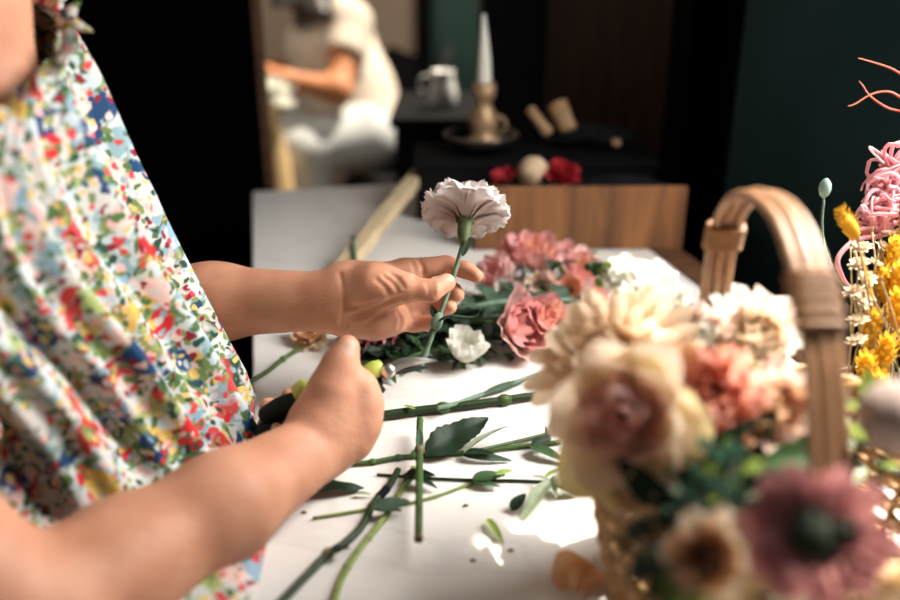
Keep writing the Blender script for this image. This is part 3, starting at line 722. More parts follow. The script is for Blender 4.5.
add_leaf(car, P(436, 318, d=CD-0.005), P(432, 307, d=CD)-P(436, 318, d=CD), -Vector(ray(450, 300)), 0.012, 0.006, M['leaf_dark'], bend=0.2)
add_leaf(car, P(462, 256, d=CD-0.004), P(468, 242, d=CD)-P(462, 256, d=CD), -Vector(ray(450, 300)), 0.018, 0.005, M['leaf_grey'], bend=-0.1)
ax = (P(466, 205, d=CD+0.012)-P(464, 240, d=CD-0.004)).normalized()
cb = P(464, 242, d=CD)
cal_ = MB().lathe([(0.0022, -0.004), (0.0042, 0.0), (0.0062, 0.006), (0.0069, 0.014), (0.0068, 0.022), (0.0078, 0.028), (0.005, 0.0285), (0.001, 0.027)], cb, ax, 20)
cal_ = cal_.build('calyx', M['calyx_dark'], car)
x_, y_, z_ = frame(ax)
for i in range(5):
    a = 2*PI*i/5+0.4; rd = x_*math.cos(a)+y_*math.sin(a)
    add_leaf(cal_, cb+ax*0.018+rd*0.0066, ax+rd*0.35, rd, 0.013, 0.0070, M['calyx_dark'], name='sepal', bend=-0.1, fold=-0.1)
hd = cb+ax*0.020
def carn_ring(n, a0, a1, L, w, ph, sd, mat='p_carn', ruf=0.0035, h0=0.0):
    ring(car, hd, ax, n, M[mat], phase=ph, seed=sd, jit=0.25, L=L, a0=R(a0), a1=R(a1), w=w, r0=0.003, h0=h0, p=0.8, rc=0.024, ruffle=ruf, kr=4.5, tipflat=0.70, cup=0.5, ns=13, nt=41, base=0.13, serr=0.075)
x_, y_, z_ = frame(ax); tc_ = Vector((0, 0, CZ)) - hd; PC = math.atan2(tc_.dot(y_), tc_.dot(x_))
rng = random.Random(4)
def fan(angs, a0, a1, L, w, sd, ruf):
    for i, an in enumerate(angs):
        MB().grid(*petal(hd, ax, PC+R(an), L*rng.uniform(0.94, 1.06), R(a0), R(a1*rng.uniform(0.92, 1.08)), w, r0=0.003, p=0.8, rc=0.030, ruffle=ruf, kr=4.2, tipflat=0.74, cup=0.35, ns=14, nt=45, seed=sd*10+i, base=0.12, serr=0.055)).build('petal', M['p_carn'], car)
fan((62, 108, 150, 192, 236, 296), 36, 108, 0.0418, 0.030, 1, 0.0035)
fan((40, 92, 140, 205, 262, 322), 30, 84, 0.0408, 0.028, 2, 0.004)
fan((75, 130, 190, 240, 300), 22, 58, 0.0380, 0.026, 3, 0.0045)
fan((20, 110, 200, 290), 14, 36, 0.036, 0.022, 4, 0.005)
fan((60, 180, 300), 6, 18, 0.033, 0.018, 5, 0.005)
# ================================================================ cut stems and leaves on the table
def T(px, py, h=0.004): return P(px, py, z=TZ+h)
def pxw(p, n): return n/F*((p.y)*cp - (p.z-CZ)*sp)     # n photo pixels as metres at p
def cut_stem(label, pts, w, mat, h=None, name='cut_stem', group=None, taper=1.0):
    """pts: photo points on the table; w: width in pixels"""
    hs = h if h else [None]*len(pts)
    mid = T(*pts[len(pts)//2]); r0 = pxw(mid, w)/2
    q = [T(x, y, hh if hh is not None else r0+0.0005) for (x, y), hh in zip(pts, hs)]
    path = smooth_path(q, 6); root = thing(name, Vector((q[0].x, q[0].y, q[0].z)), label, 'flower stem', group)
    n = len(path)
    MB().tube(path, [r0*lerp(1, taper, i/(n-1)) for i in range(n)], 10).build('stem', mat, root)
    return root, path, r0
def node(root, p, d, r, mat=None):
    MB().tube([Vector(p)-Vector(d)*r*1.6, Vector(p)-Vector(d)*r*0.4, Vector(p)+Vector(d)*r*0.5, Vector(p)+Vector(d)*r*1.8], [r*0.9, r*1.45, r*1.4, r*0.9], 10).build('stem_node', mat or M['node'], root)
def flat_leaf(root, a, b, W, mat, ha=0.006, hb=0.008, tilt=0.0, **k):
    A, Bq = T(a[0], a[1], ha), T(b[0], b[1], hb); d = Bq-A; n = Vector((0, 0, 1)); n.rotate(Quaternion(d.normalized(), tilt))
    return add_leaf(root, A, d, n, d.length, pxw(A, W), mat, **k)
up = Z
# thick dark stem
r, pth, rr = cut_stem('thickest dark green cut stem, running from the gripping hand to the cream chrysanthemum', [(371, 417), (415, 411), (455, 406.5), (490, 402), (531, 396), (560, 391)], 9.5, M['stem_dark'], taper=0.8)
for i, px in ((10, 0), (20, 0)): node(r, pth[i], (pth[i+1]-pth[i]).normalized(), rr*0.92, M['stem'])
flat_leaf(r, (415, 409), (404, 404), 4, M['stem_light'], 0.011, 0.013)
r, pth, rr = cut_stem('thin grey-green stem lying just behind the thickest dark stem', [(437, 408), (455, 404), (480, 395), (505, 386), (531, 377), (556, 370)], 4.5, M['stem_grey'], h=[0.011, 0.008, 0.004, 0.003, 0.003, 0.003])
flat_leaf(r, (484, 393.5), (530, 377), 7, M['leaf_grey'], 0.005, 0.006, tilt=0.7, fold=0.5)
# upright-lying stick, resting over the others
r, pth, rr = cut_stem('straight cut stem lying crosswise over the two leafy stems, ending in a round cut', [(420, 419), (419.5, 440), (419.5, 462), (419, 500), (418.5, 539)], 7.2, M['stem'], h=[0.016, 0.0155, 0.0155, 0.016, 0.017])
node(r, pth[9], (pth[10]-pth[9]).normalized(), rr, M['node'])
MB().tube([pth[-1]-(pth[-1]-pth[-2]).normalized()*0.002, pth[-1], pth[-1]+(pth[-1]-pth[-2]).normalized()*0.0012], [rr*1.02, rr*1.2, rr*0.9], 10).build('cut_end', M['node'], r)
add_leaf(r, pth[9], T(406, 455, 0.02)-pth[9], Z, 0.012, 0.005, M['leaf'])
add_leaf(r, pth[9]+Vector((0, 0, rr)), pth[0]-pth[9], Z, 0.026, 0.006, M['leaf_grey'], bend=-0.1)
# leafy stem with the big dark leaf
r, pth, rr = cut_stem('dark green leafy stem with one big dark serrated leaf, emerging from under the gripping hand', [(343, 464), (372, 462), (398, 457.5), (430, 455), (470, 452), (515, 447), (560, 442)], 5.0, M['stem'])
for i in (6, 12): node(r, pth[i], (pth[i+1]-pth[i]).normalized(), rr, M['stem'])
flat_leaf(r, (426, 456), (489, 414), 40, M['leaf_dark'], 0.006, 0.016, tilt=0.25, serr=0.10, wave=0.12, n=18, m=9, bend=0.1)
flat_leaf(r, (464, 453), (505, 420), 15, M['leaf_pale'], 0.008, 0.020, tilt=-0.5, fold=0.45)
flat_leaf(r, (463, 455), (512, 458), 9, M['leaf_grey'], 0.006, 0.006, tilt=0.5)
flat_leaf(r, (461, 453), (494, 450), 12, M['leaf_dark'], 0.006, 0.012)
flat_leaf(r, (529, 446), (567, 459), 15, M['leaf'], 0.008, 0.006, fold=0.35)
flat_leaf(r, (531, 446), (552, 437), 12, M['leaf_dark'], 0.008, 0.012, tilt=0.6)
flat_leaf(r, (547, 440), (547, 426), 9, M['leaf_grey'], 0.006, 0.02)
r, pth, rr = cut_stem('thin side shoot with no leaves, branching towards the chrysanthemum behind the leafy stem', [(480, 450), (510, 443), (535, 437), (556, 431)], 3.6, M['stem'], h=[0.006, 0.004, 0.003, 0.003])
# thin stems below
r, pth, rr = cut_stem('very thin dark stem carrying a green leaf in the middle, below the leafy stem', [(377, 474.5), (405, 476.5), (445, 479), (480, 480), (530, 481), (580, 484)], 3.0, M['stem_dark'])
flat_leaf(r, (472, 479), (506, 472), 14, M['leaf'], 0.006, 0.008, tilt=0.2)
flat_leaf(r, (472, 481), (500, 484), 10, M['leaf'], 0.005, 0.006)
flat_leaf(r, (496, 474), (513, 469), 8, M['leaf_lime'], 0.010, 0.012)
flat_leaf(r, (545, 477), (560, 467), 5, M['leaf_lime'], 0.005, 0.012)
flat_leaf(r, (403, 474), (438, 484), 15, M['leaf_dark'], 0.007, 0.008, tilt=-0.2)
flat_leaf(r, (407, 472), (434, 474), 9, M['leaf_dark'], 0.008, 0.012, tilt=0.6)
r, pth, rr = cut_stem('thin pale-tipped stem curving under the crosswise stick to the green leaf', [(313, 518), (345, 513), (375, 508), (405, 504), (440, 495), (475, 481.5)], 3.2, M['stem_light'])
flat_leaf(r, (376, 508), (410, 499), 16, M['leaf_grey'], 0.010, 0.013, tilt=0.4)
flat_leaf(r, (374, 510), (402, 508), 12, M['leaf_dark'], 0.007, 0.007)
# the two stems running to the near edge
r, pth, rr = cut_stem('dark jointed stem with a black-wrapped tip, running to the near table edge', [(398, 470), (391, 483), (383, 493), (374, 503), (362, 526), (345, 543), (328, 554), (305, 577), (281, 602), (262, 622)], 7.5, M['stem_dark'], taper=1.15)
node(r, pth[36], (pth[37]-pth[36]).normalized(), rr*1.15, M['node'])
MB().tube(pth[9:16], rr*1.25, 10).build('wrap', M['black'], r)['label'] = 'black tape around the tip'
flat_leaf(r, (330, 551), (350, 546), 8, M['leaf_dark'], 0.008, 0.010)
r, pth, rr = cut_stem('light green curved stem running to the near table edge, right of the dark jointed one', [(414, 468), (405, 483), (388, 513), (368, 538), (352, 560), (340, 582), (333, 605), (328, 625)], 7.0, M['stem_light'])
for i in (18, 26): node(r, pth[i], (pth[i+1]-pth[i]).normalized(), rr*0.85, M['stem_light'])
flat_leaf(r, (404, 488), (418, 470), 5, M['leaf'], 0.009, 0.010)
# loose leaves and bits
def loose(label, a, b, W, mat, name='loose_leaf', cat='leaf', ha=0.003, hb=0.004, **k):
    A, Bq = T(a[0], a[1], ha), T(b[0], b[1], hb); d = Bq-A
    g = leaf_mesh(A, d, Z, d.length, pxw(A, W), **k)
    return tag(MB().grid(*g).build(name, mat, loc=tuple(A)), label, cat)
loose('long dark curled leaf lying in front of the gripping wrist', (302, 490), (371, 485), 22, M['leaf_dark'], ha=0.006, fold=0.5, wave=0.15, n=14, tilt=None) if False else loose('long dark curled leaf lying in front of the gripping wrist', (302, 490), (371, 485), 22, M['leaf_dark'], ha=0.006, fold=0.5, wave=0.15, n=14)
loose('tiny pale green sliver beside the long dark leaf', (355, 494), (371, 493), 5, M['leaf_pale'], fold=0.4)
loose('small dark round leaf at the sunlit patch, below the pale folded leaf', (512, 511), (525, 492), 14, M['leaf_dark'], hb=0.012, fold=0.3)
loose('yellow-green snipped bit lying inside the sunlit patch', (487, 519), (503, 540), 8, M['leaf_lime'], name='snipped_leaf', fold=0.6)
loose('pale green folded leaf pointing into the sunlit patch', (550, 481), (519, 520), 15, M['leaf_pale'], ha=0.012, fold=0.7, wave=0.1)
loose('small plain green leaf just below the big pink rose', (551, 482), (578, 494), 15, M['leaf'], ha=0.010, fold=0.3)
# dropped calyx with curling sepals
cx0 = T(552, 484, 0.008)
cal = thing('fallen_calyx', cx0, 'fallen green calyx with curling sepals beside the pale folded leaf', 'flower piece')
MB().lathe([(0.001, -0.004), (0.004, 0), (0.005, 0.004), (0.003, 0.007), (0.0005, 0.008)], cx0, (0.5, 0.2, 0.3), 12).build('receptacle', M['leaf_pale'], cal)
for i, (x, y) in enumerate(((563, 470), (568, 482), (560, 496), (541, 474))):
    add_leaf(cal, cx0, T(x, y, 0.012)-cx0, Z, (T(x, y)-cx0).length*1.1, 0.004, M['leaf_pale'], name='sepal', bend=0.9)
r, pth, rr = cut_stem('short thin dark stem at the left table edge, poking over the black gap', [(249, 382), (268, 371), (283, 359), (300, 348)], 4.5, M['stem'], h=[0.004, 0.004, 0.004, 0.004])
node(r, pth[12], (pth[13]-pth[12]).normalized(), rr, M['stem'])
# specks of plant litter
for i, (x, y, n) in enumerate(((470, 561, 4), (301, 513, 3), (463, 506, 4), (508, 551, 4))):
    c = T(x, y, 0.0012)
    tag(MB().tube([c, c+Vector((0.002, 0.0008, 0.0004)), c+Vector((0.0042, 0.0004, 0))], [0.0006, 0.0011, 0.0005], 6).build('plant_crumb', M['node'], loc=tuple(c)), 'tiny brown crumb of plant litter on the pale marble', 'plant crumb', 'brown plant crumbs on the marble')
# fallen peach petal by the basket
c = T(597, 566, 0.004)
fp = thing('fallen_petal', c, 'curled peach-orange petal lying on the table against the wicker basket', 'petal')
g = petal(c, (-0.1, -0.35, 1.0), PI, 0.036, R(72), R(112), 0.024, rc=0.020, ruffle=0.004, kr=3, seed=3, ns=12, nt=17, cup=1.0)
ex_, ey_, ez_ = frame((-0.1, -0.35, 1.0)); want = Vector((-0.75, -0.6, 0)); phi = math.atan2(want.dot(ey_), want.dot(ex_))
g = petal(c, (-0.1, -0.35, 1.0), phi, 0.036, R(70), R(104), 0.024, rc=0.020, ruffle=0.004, kr=3, seed=3, ns=12, nt=17, cup=1.0)
MB().grid(*g).build('petal_blade', M['p_peach'], fp)
g = petal(c+Vector((-0.004, -0.004, 0.004)), (-0.1, -0.35, 1.0), phi+0.35, 0.026, R(60), R(84), 0.015, rc=0.012, ruffle=0.003, kr=3, seed=5, ns=10, nt=13)
MB().grid(*g).build('curled_edge', M['p_peach'], fp)
# ---------------------------------------------------------------- pale beam, short twig on it
A, Bq = T(318, 300, 0.009), P(428, 163, y=1.40)
dB = (Bq-A).normalized(); sB = dB.cross(Z).normalized(); nB = sB.cross(dB)
bm = MB().box((A+Bq)/2, dB, sB, nB, (Bq-A).length/2, 0.0105, 0.0085).build('wooden_batten', M['slat'], smooth=False, bevel=0.001, loc=tuple(A))
tag(bm, 'pale square wooden batten leaning from the marble up to the black box', 'wooden batten')
tw = smooth_path([P(353, 237, y=A.y+0.23)+Vector((0, 0, 0.0)), P(355, 252, y=A.y+0.16), P(357, 270, y=A.y+0.09)], 5)
def on_batten(p):
    t = (p-A).dot(dB); return A + dB*t + nB*0.0112 + sB*((p-A).dot(sB))
twr = thing('dark_twig', A, 'short dark green twig lying on the pale wooden batten', 'twig')
q0, q1 = T(353, 237), T(357, 271)
tq = []
for i in range(7):
    px, py = lerp(353, 357, i/6), lerp(238, 270, i/6)
    rr_ = ray(px, py); o = Vector((0, 0, CZ)); k = (A+nB*0.0112-o).dot(nB)/rr_.dot(nB); tq.append(o+rr_*k)
MB().tube(tq, 0.0026, 8).build('stem', M['stem_grey'], twr)
MB().tube([tq[0]-(tq[1]-tq[0])*0.2, tq[0], tq[0]+(tq[1]-tq[0])*0.3], [0.0022, 0.0036, 0.0026], 8).build('stem_node', M['stem_dark'], twr)
# ================================================================ the bunch of pink and white blooms lying on the table
def bloom(root, c, ax, size, mats, seed=0, opening=1.0, counts=(6, 6, 5, 4), name='petal', nt=13, ruf=0.03, inner=True):
    """a cup of overlapping petals; size is the diameter"""
    s = size/0.05
    spec = [(0.036*s, 62, 62*opening+8, 0.017*s), (0.035*s, 56, 34*opening, 0.016*s), (0.033*s, 48, 10*opening-6, 0.014*s), (0.028*s, 36, -18, 0.011*s)]
    for i, (n, (L, a0, a1, w)) in enumerate(zip(counts, spec)):
        ring(root, c, ax, n, mats[min(i, len(mats)-1)], phase=seed*1.7+i*0.9, jit=0.2, seed=seed*7+i, name=name,
             L=L, a0=R(a0), a1=R(a1), w=w, r0=0.0015*s, rc=(0.020-0.003*i)*s, ruffle=ruf*0.05*s, kr=4, tipflat=0.7, ns=9, nt=nt, base=0.3)
def calyx(root, c, ax, r, mat='leaf'):
    x, y, z = frame(ax)
    cal_ = MB().lathe([(r*0.25, -r*0.9), (r*0.5, -r*0.6), (r*0.75, 0), (r*0.6, r*0.3)], c, ax, 14).build('calyx', M[mat], root)
    for i in range(5):
        a = 2*PI*i/5; d = x*math.cos(a)+y*math.sin(a)
        add_leaf(cal_, Vector(c)+d*r*0.6, d*1.0+z*0.22, z-d*0.2, r*2.2, r*0.8, M[mat], name='sepal', bend=0.2)
def cut_flower(name, label, px, py, h, axis, size, mats, stem_px, group=None, seed=0, opening=1.0, counts=(5, 5, 4, 3), smat='stem', leaves=(), lmat='leaf_grey', cat='flower', rst=0.0022):
    c = T(px, py, h); ax = Vector(axis).normalized()
    base = c - ax*size*0.28
    root = thing(name, base, label, cat, group)
    bloom(root, base, ax, size, mats, seed, opening, counts)
    calyx(root, base, ax, size*0.11)
    pts = [base, base-ax*size*0.4] + [T(x, y, hh) for x, y, hh in stem_px]
    pth = smooth_path(pts, 6); MB().tube(pth, rst, 8).build('stem', M[smat], root)
    for (a, b, W, ha, hb) in leaves: flat_leaf(root, a, b, W, M[lmat], ha, hb, tilt=random.uniform(-0.5, 0.5), wave=0.1)
    return root
pk, pl_, co_, wh, cr = M['p_pink'], M['p_pale'], M['p_coral'], M['p_white'], M['p_cream']
g_ = None
cut_flower('lisianthus', 'large two-toned pink lisianthus with a cream flank, lowest pink bloom of the lying bunch', 522, 326, 0.030, (0.35, -0.45, 0.35), 0.074, [M['p_pale'], pk, pk, pk], [(490, 322, 0.02), (440, 326, 0.012), (390, 344, 0.008), (352, 362, 0.004)], seed=1, opening=0.30, leaves=[((470, 324), (445, 312), 14, 0.02, 0.03), ((455, 326), (425, 338), 13, 0.015, 0.02)])
cut_flower('lisianthus', 'bright pink ruffled lisianthus touching the two-toned one on its right', 549, 318, 0.036, (0.35, -0.55, 0.6), 0.052, [pk, pk, co_], [(520, 312, 0.02), (470, 318, 0.014), (415, 340, 0.008), (372, 356, 0.004)], seed=2, opening=0.50)
cut_flower('lisianthus', 'cream-white cup-shaped lisianthus lying nearest to the steel blades', 466, 349, 0.022, (0.12, -0.15, 1.0), 0.052, [wh, wh, M['p_white']], [(452, 336, 0.01), (420, 338, 0.006), (385, 352, 0.004), (350, 372, 0.003)], seed=3, opening=0.02, counts=(5, 5, 4), smat='stem')
cut_flower('lisianthus', 'upright coral-pink lisianthus at the top of the lying bunch', 536, 256, 0.040, (0.15, -0.25, 1.0), 0.068, [pk, pk, co_], [(512, 290, 0.03), (470, 306, 0.022), (420, 322, 0.012)], seed=4, opening=0.41, leaves=[((500, 296), (475, 285), 14, 0.03, 0.04), ((520, 290), (500, 280), 12, 0.03, 0.04)])
cut_flower('lisianthus', 'coral-pink lisianthus with pale rims, leaning left beside the top bloom', 512, 257, 0.036, (-0.45, -0.3, 0.8), 0.052, [pl_, pk, co_], [(500, 286, 0.025), (455, 308, 0.02), (410, 326, 0.012)], seed=5, opening=0.50)
cut_flower('lisianthus', 'pale pink half-open lisianthus just right of the raised index fingertip', 497, 276, 0.032, (-0.4, -0.35, 0.5), 0.050, [pl_, pl_, pk], [(486, 296, 0.02), (440, 314, 0.014), (396, 334, 0.008)], seed=6, opening=0.44)
cut_flower('lisianthus_bud', 'closed pink lisianthus bud standing highest on the right of the bunch', 567, 252, 0.034, (0.1, -0.2, 1.0), 0.036, [pl_, pk], [(556, 284, 0.024), (510, 304, 0.02), (450, 322, 0.012)], seed=7, opening=0.1, counts=(5, 4))
cut_flower('lisianthus', 'dusty pink lisianthus below the closed bud, partly behind the white stock', 582, 271, 0.034, (0.3, -0.3, 0.8), 0.060, [pl_, pk, co_], [(560, 296, 0.02), (505, 310, 0.02), (440, 328, 0.012)], seed=8, opening=0.39, leaves=[((560, 300), (535, 296), 13, 0.028, 0.03)])
cut_flower('lisianthus', 'deep coral lisianthus half hidden under the dusty pink bloom', 571, 289, 0.022, (-0.1, -0.5, 0.3), 0.038, [co_, co_], [(540, 304, 0.012), (490, 318, 0.008), (430, 336, 0.006)], seed=9, opening=0.33, counts=(5, 4))
cut_flower('lisianthus', 'cream and pink lisianthus low in the middle of the bunch, facing the viewer', 543, 287, 0.030, (0.0, -0.7, 0.3), 0.040, [cr, pl_, pl_], [(520, 300, 0.02), (470, 316, 0.014), (420, 332, 0.008)], seed=10, opening=0.50, counts=(6, 4))
cut_flower('lisianthus', 'pink lisianthus lying right of the round grey-green leaves, beside the chrysanthemum', 592, 303, 0.026, (0.7, -0.35, 0.35), 0.056, [pl_, pk, co_], [(560, 306, 0.016), (500, 318, 0.012), (440, 334, 0.008)], seed=11, opening=0.39)
cut_flower('lisianthus', 'flattened pale petal cluster low between the pale half-open bloom and the long grey stem', 506, 291, 0.028, (-0.1, -0.6, 0.3), 0.034, [pl_, wh], [(490, 302, 0.016), (450, 318, 0.01), (410, 334, 0.006)], seed=12, opening=0.55, counts=(5, 3))
cut_flower('carnation', 'dusky rose carnation lying under the raised wrist', 358, 336, 0.016, (-0.75, -0.35, 0.35), 0.052, [M['p_plum']], [(385, 332, 0.008), (430, 330, 0.008), (470, 330, 0.006)], seed=13, opening=1.0, counts=(9, 9, 8, 6))
cut_flower('carnation', 'second dusky rose carnation lying between wrist and white lisianthus', 379, 335, 0.014, (-0.5, -0.45, 0.35), 0.040, [M['p_plum']], [(400, 334, 0.008), (440, 334, 0.006), (475, 332, 0.006)], seed=14, opening=1.0, counts=(8, 8, 6))
cut_flower('garden_rose', 'buff yellow bloom mostly hidden under the raised forearm', 311, 333, 0.012, (-0.3, -0.4, 0.8), 0.040, [M['p_cream'], M['p_peach']], [(335, 325, 0.006), (365, 318, 0.006)], seed=15, opening=0.9, counts=(6, 5, 4))
# foliage of the bunch: leafy green stems
def leafy(label, pts, w, mat, lmat, n, Lp, Wp, seed, name='leafy_stem', hs=None, rnd=1.0):
    rng = random.Random(seed); hs = hs or [0.014]*len(pts)
    q = [T(x, y, h) for (x, y), h in zip(pts, hs)]; path = smooth_path(q, 8)
    root = thing(name, path[0], label, 'leafy stem')
    MB().tube(path, pxw(path[0], w)/2, 8).build('stem', M[mat], root)
    for i in range(n):
        k = int(lerp(3, len(path)-2, (i+0.5)/n)); t = (path[k+1]-path[k-1]).normalized()
        sd = t.cross(Z).normalized()*(1 if i % 2 else -1)
        d = t*rng.uniform(0.2, 0.9) + sd*rng.uniform(0.5, 1.1) + Z*rng.uniform(-0.05, 0.5)
        nn = Z + sd*rng.uniform(-0.6, 0.6) + t*rng.uniform(-0.4, 0.4)
        L = pxw(path[k], Lp)*rng.uniform(0.95, 1.55)
        p0 = path[k]
        if p0.z + d.normalized().z*L < TZ+0.004: d.z = abs(d.z)
        add_leaf(root, p0, d, nn, L, pxw(path[k], Wp)*rng.uniform(1.0, 1.5), M[lmat], bend=rng.uniform(-0.2, 0.5), wave=0.12)
    return root
leafy('long grey-green leafy stem lying across the middle of the bunch', [(600, 296), (556, 302), (510, 302), (470, 308), (430, 318), (395, 330)], 7, 'stem_grey', 'leaf_grey', 16, 28, 15, 1, hs=[0.03, 0.034, 0.034, 0.03, 0.02, 0.012])
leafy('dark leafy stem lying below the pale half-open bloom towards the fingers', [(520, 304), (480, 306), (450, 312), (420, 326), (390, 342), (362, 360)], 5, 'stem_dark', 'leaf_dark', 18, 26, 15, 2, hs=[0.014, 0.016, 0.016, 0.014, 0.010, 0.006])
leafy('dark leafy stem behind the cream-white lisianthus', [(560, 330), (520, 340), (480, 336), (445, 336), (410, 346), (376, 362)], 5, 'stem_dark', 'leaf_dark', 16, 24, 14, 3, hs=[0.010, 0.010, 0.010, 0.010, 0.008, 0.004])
leafy('grey-green leafy stem ending in round leaves near the chrysanthemum', [(470, 318), (510, 316), (550, 312), (575, 312), (596, 318)], 5, 'stem_grey', 'leaf_grey', 10, 22, 20, 4, hs=[0.02, 0.026, 0.03, 0.03, 0.026])
leafy('green leafy stem rising among the coral blooms at the top', [(460, 318), (490, 306), (520, 290), (548, 272), (560, 262)], 5, 'stem', 'leaf_grey', 10, 20, 11, 5, hs=[0.014, 0.02, 0.03, 0.04, 0.05])
leafy('fresh green leafy stem fanning out under the raised hand', [(470, 352), (440, 350), (412, 356), (390, 366), (370, 376)], 4, 'stem', 'leaf', 10, 26, 9, 6, hs=[0.006, 0.007, 0.006, 0.005, 0.004])
leafy('dark leafy stem tip peeking out just above the steel blades', [(455, 330), (430, 334), (405, 344), (385, 356)], 4, 'stem_dark', 'leaf_dark', 9, 22, 11, 7, hs=[0.014, 0.014, 0.010, 0.006])
leafy('loose grey-green leafy shoot left of the raised fingers bottom edge', [(520, 352), (490, 356), (455, 358), (425, 362)], 3, 'stem_grey', 'leaf_grey', 8, 18, 8, 8, hs=[0.004, 0.005, 0.005, 0.004])
leafy('fine green shoot with small leaves, right of the closed pink bud', [(545, 290), (562, 276), (580, 262), (594, 252)], 3, 'stem', 'leaf_lime', 8, 14, 8, 9, hs=[0.02, 0.03, 0.04, 0.044])
c = T(588, 344, 0.012)
tag(MB().grid(*leaf_mesh(T(585, 346, 0.004), (0.1, 0.05, 0.25), (0, -1, 0.2), 0.030, 0.028, bend=0.2)).build('eucalyptus_leaf', M['leaf_grey'], loc=tuple(T(585, 346, 0.004))), 'single round grey-green leaf between the two-toned lisianthus and the chrysanthemum', 'leaf')
# ================================================================ wicker basket
BC = Vector((0.198, 0.448, TZ)); BR, BB, BH = 0.112, 0.088, 0.118
bk = thing('basket', BC, 'honey-coloured wicker basket with an arched cane handle, full of blooms', 'basket')
def ringpts(r, z, amp, k, ph, n=144):
    return [BC + Vector(((r+amp*math.cos(k*2*PI*i/n+ph))*math.cos(2*PI*i/n), (r+amp*math.cos(k*2*PI*i/n+ph))*math.sin(2*PI*i/n), z)) for i in range(n+1)]
NS = 26
wv = MB()
NRW = 15
for i in range(NRW):
    t = i/(NRW-1); z = 0.006 + t*(BH-0.012); r = lerp(BB, BR, t**0.8)
    wv.tube(ringpts(r, z, 0.0032, NS/2, PI*(i % 2)), 0.0026, 6, caps=False)
wv.build('woven_side', M['wicker'], bk)
for i in range(NS):
    a = 2*PI*(i+0.5)/NS*1.0
    MB().tube([BC+Vector((lerp(BB, BR, t**0.8)*math.cos(a), lerp(BB, BR, t**0.8)*math.sin(a), 0.004+t*(BH-0.006))) for t in (0, 0.2, 0.4, 0.6, 0.8, 1.0)], 0.0021, 6).build('stake', M['wicker'], bk)
MB().lathe([(0.001, 0.002), (BB+0.001, 0.002), (BB+0.001, 0.006), (0.001, 0.006)], BC, Z, 40).build('base', M['wicker'], bk)
for k in range(3):
    n = 200
    MB().tube([BC + Vector(((BR+0.001+0.0045*math.cos(16*2*PI*i/n+k*2*PI/3))*math.cos(2*PI*i/n), (BR+0.001+0.0045*math.cos(16*2*PI*i/n+k*2*PI/3))*math.sin(2*PI*i/n), BH+0.002+0.0045*math.sin(16*2*PI*i/n+k*2*PI/3))) for i in range(n+1)], 0.0036, 7, caps=False).build('rim_strand', M['wicker'], bk)
HX = 0.1815
hy = [(0.553, 0.070), (0.556, 0.12), (0.5565, 0.17), (0.556, 0.205), (0.551, 0.228), (0.538, 0.246), (0.515, 0.259), (0.487, 0.2655), (0.457, 0.265), (0.430, 0.2555), (0.405, 0.238), (0.383, 0.212), (0.364, 0.180), (0.350, 0.145), (0.342, 0.11), (0.342, 0.07)]
hp3 = smooth_path([Vector((HX, y, TZ+z)) for y, z in hy], 6)
for k, dx in enumerate((-0.0070, 0.0, 0.0070)):
    MB().tube([p+Vector((dx, 0, 0.0012 if k == 1 else 0)) for p in hp3], 0.0034, 12).build('handle_rod', M['rod'], bk)
def wrap(i0, i1):
    m = MB(); q = hp3[i0:i1]; n = len(q)
    nn = 5
    for j in range(nn):
        t = j/(nn-1)*(n-1); a = min(int(t), n-2); c = q[a].lerp(q[a+1], t-a); tg = (q[a+1]-q[a]).normalized(); side = X; nrm = tg.cross(side)
        pts = []
        for k in range(33):
            th = 2*PI*k/32; e = 0.55
            pts.append(c + side*(0.0110*math.copysign(abs(math.cos(th))**e, math.cos(th))) + nrm*(0.0050*math.copysign(abs(math.sin(th))**e, math.sin(th))))
        m.tube(pts, 0.0021, 8, caps=False)
    return m.build('handle_binding', M['binding'], bk)
wrap(20, 25)
wrap(58, 64)
# ---------------------------------------------------------------- flowers in the basket
def stem_to(root, c, ax, r=0.0025, mat='stem', foot=None):
    f = foot or (BC + Vector(((c.x-BC.x)*0.35, (c.y-BC.y)*0.35, 0.012)))
    pth = smooth_path([c, c - Vector(ax)*0.03, f.lerp(c - Vector(ax)*0.03, 0.5)+Vector((0, 0, 0.004)), f], 6)
    MB().tube(pth, r, 8).build('stem', M[mat], root)
def bflower(name, label, px, py, d, axis, size, mats, seed, opening=1.0, counts=(6, 6, 5, 4), cat='flower', ruf=0.05, group=None, foot=None):
    c = P(px, py, d=d); ax = Vector(axis).normalized(); base = c - ax*size*0.28
    root = thing(name, base, label, cat, group)
    bloom(root, base, ax, size, mats, seed, opening, counts, ruf=ruf, nt=15)
    calyx(root, base, ax, size*0.12, 'leaf')
    stem_to(root, base, ax, foot=foot)
    return root
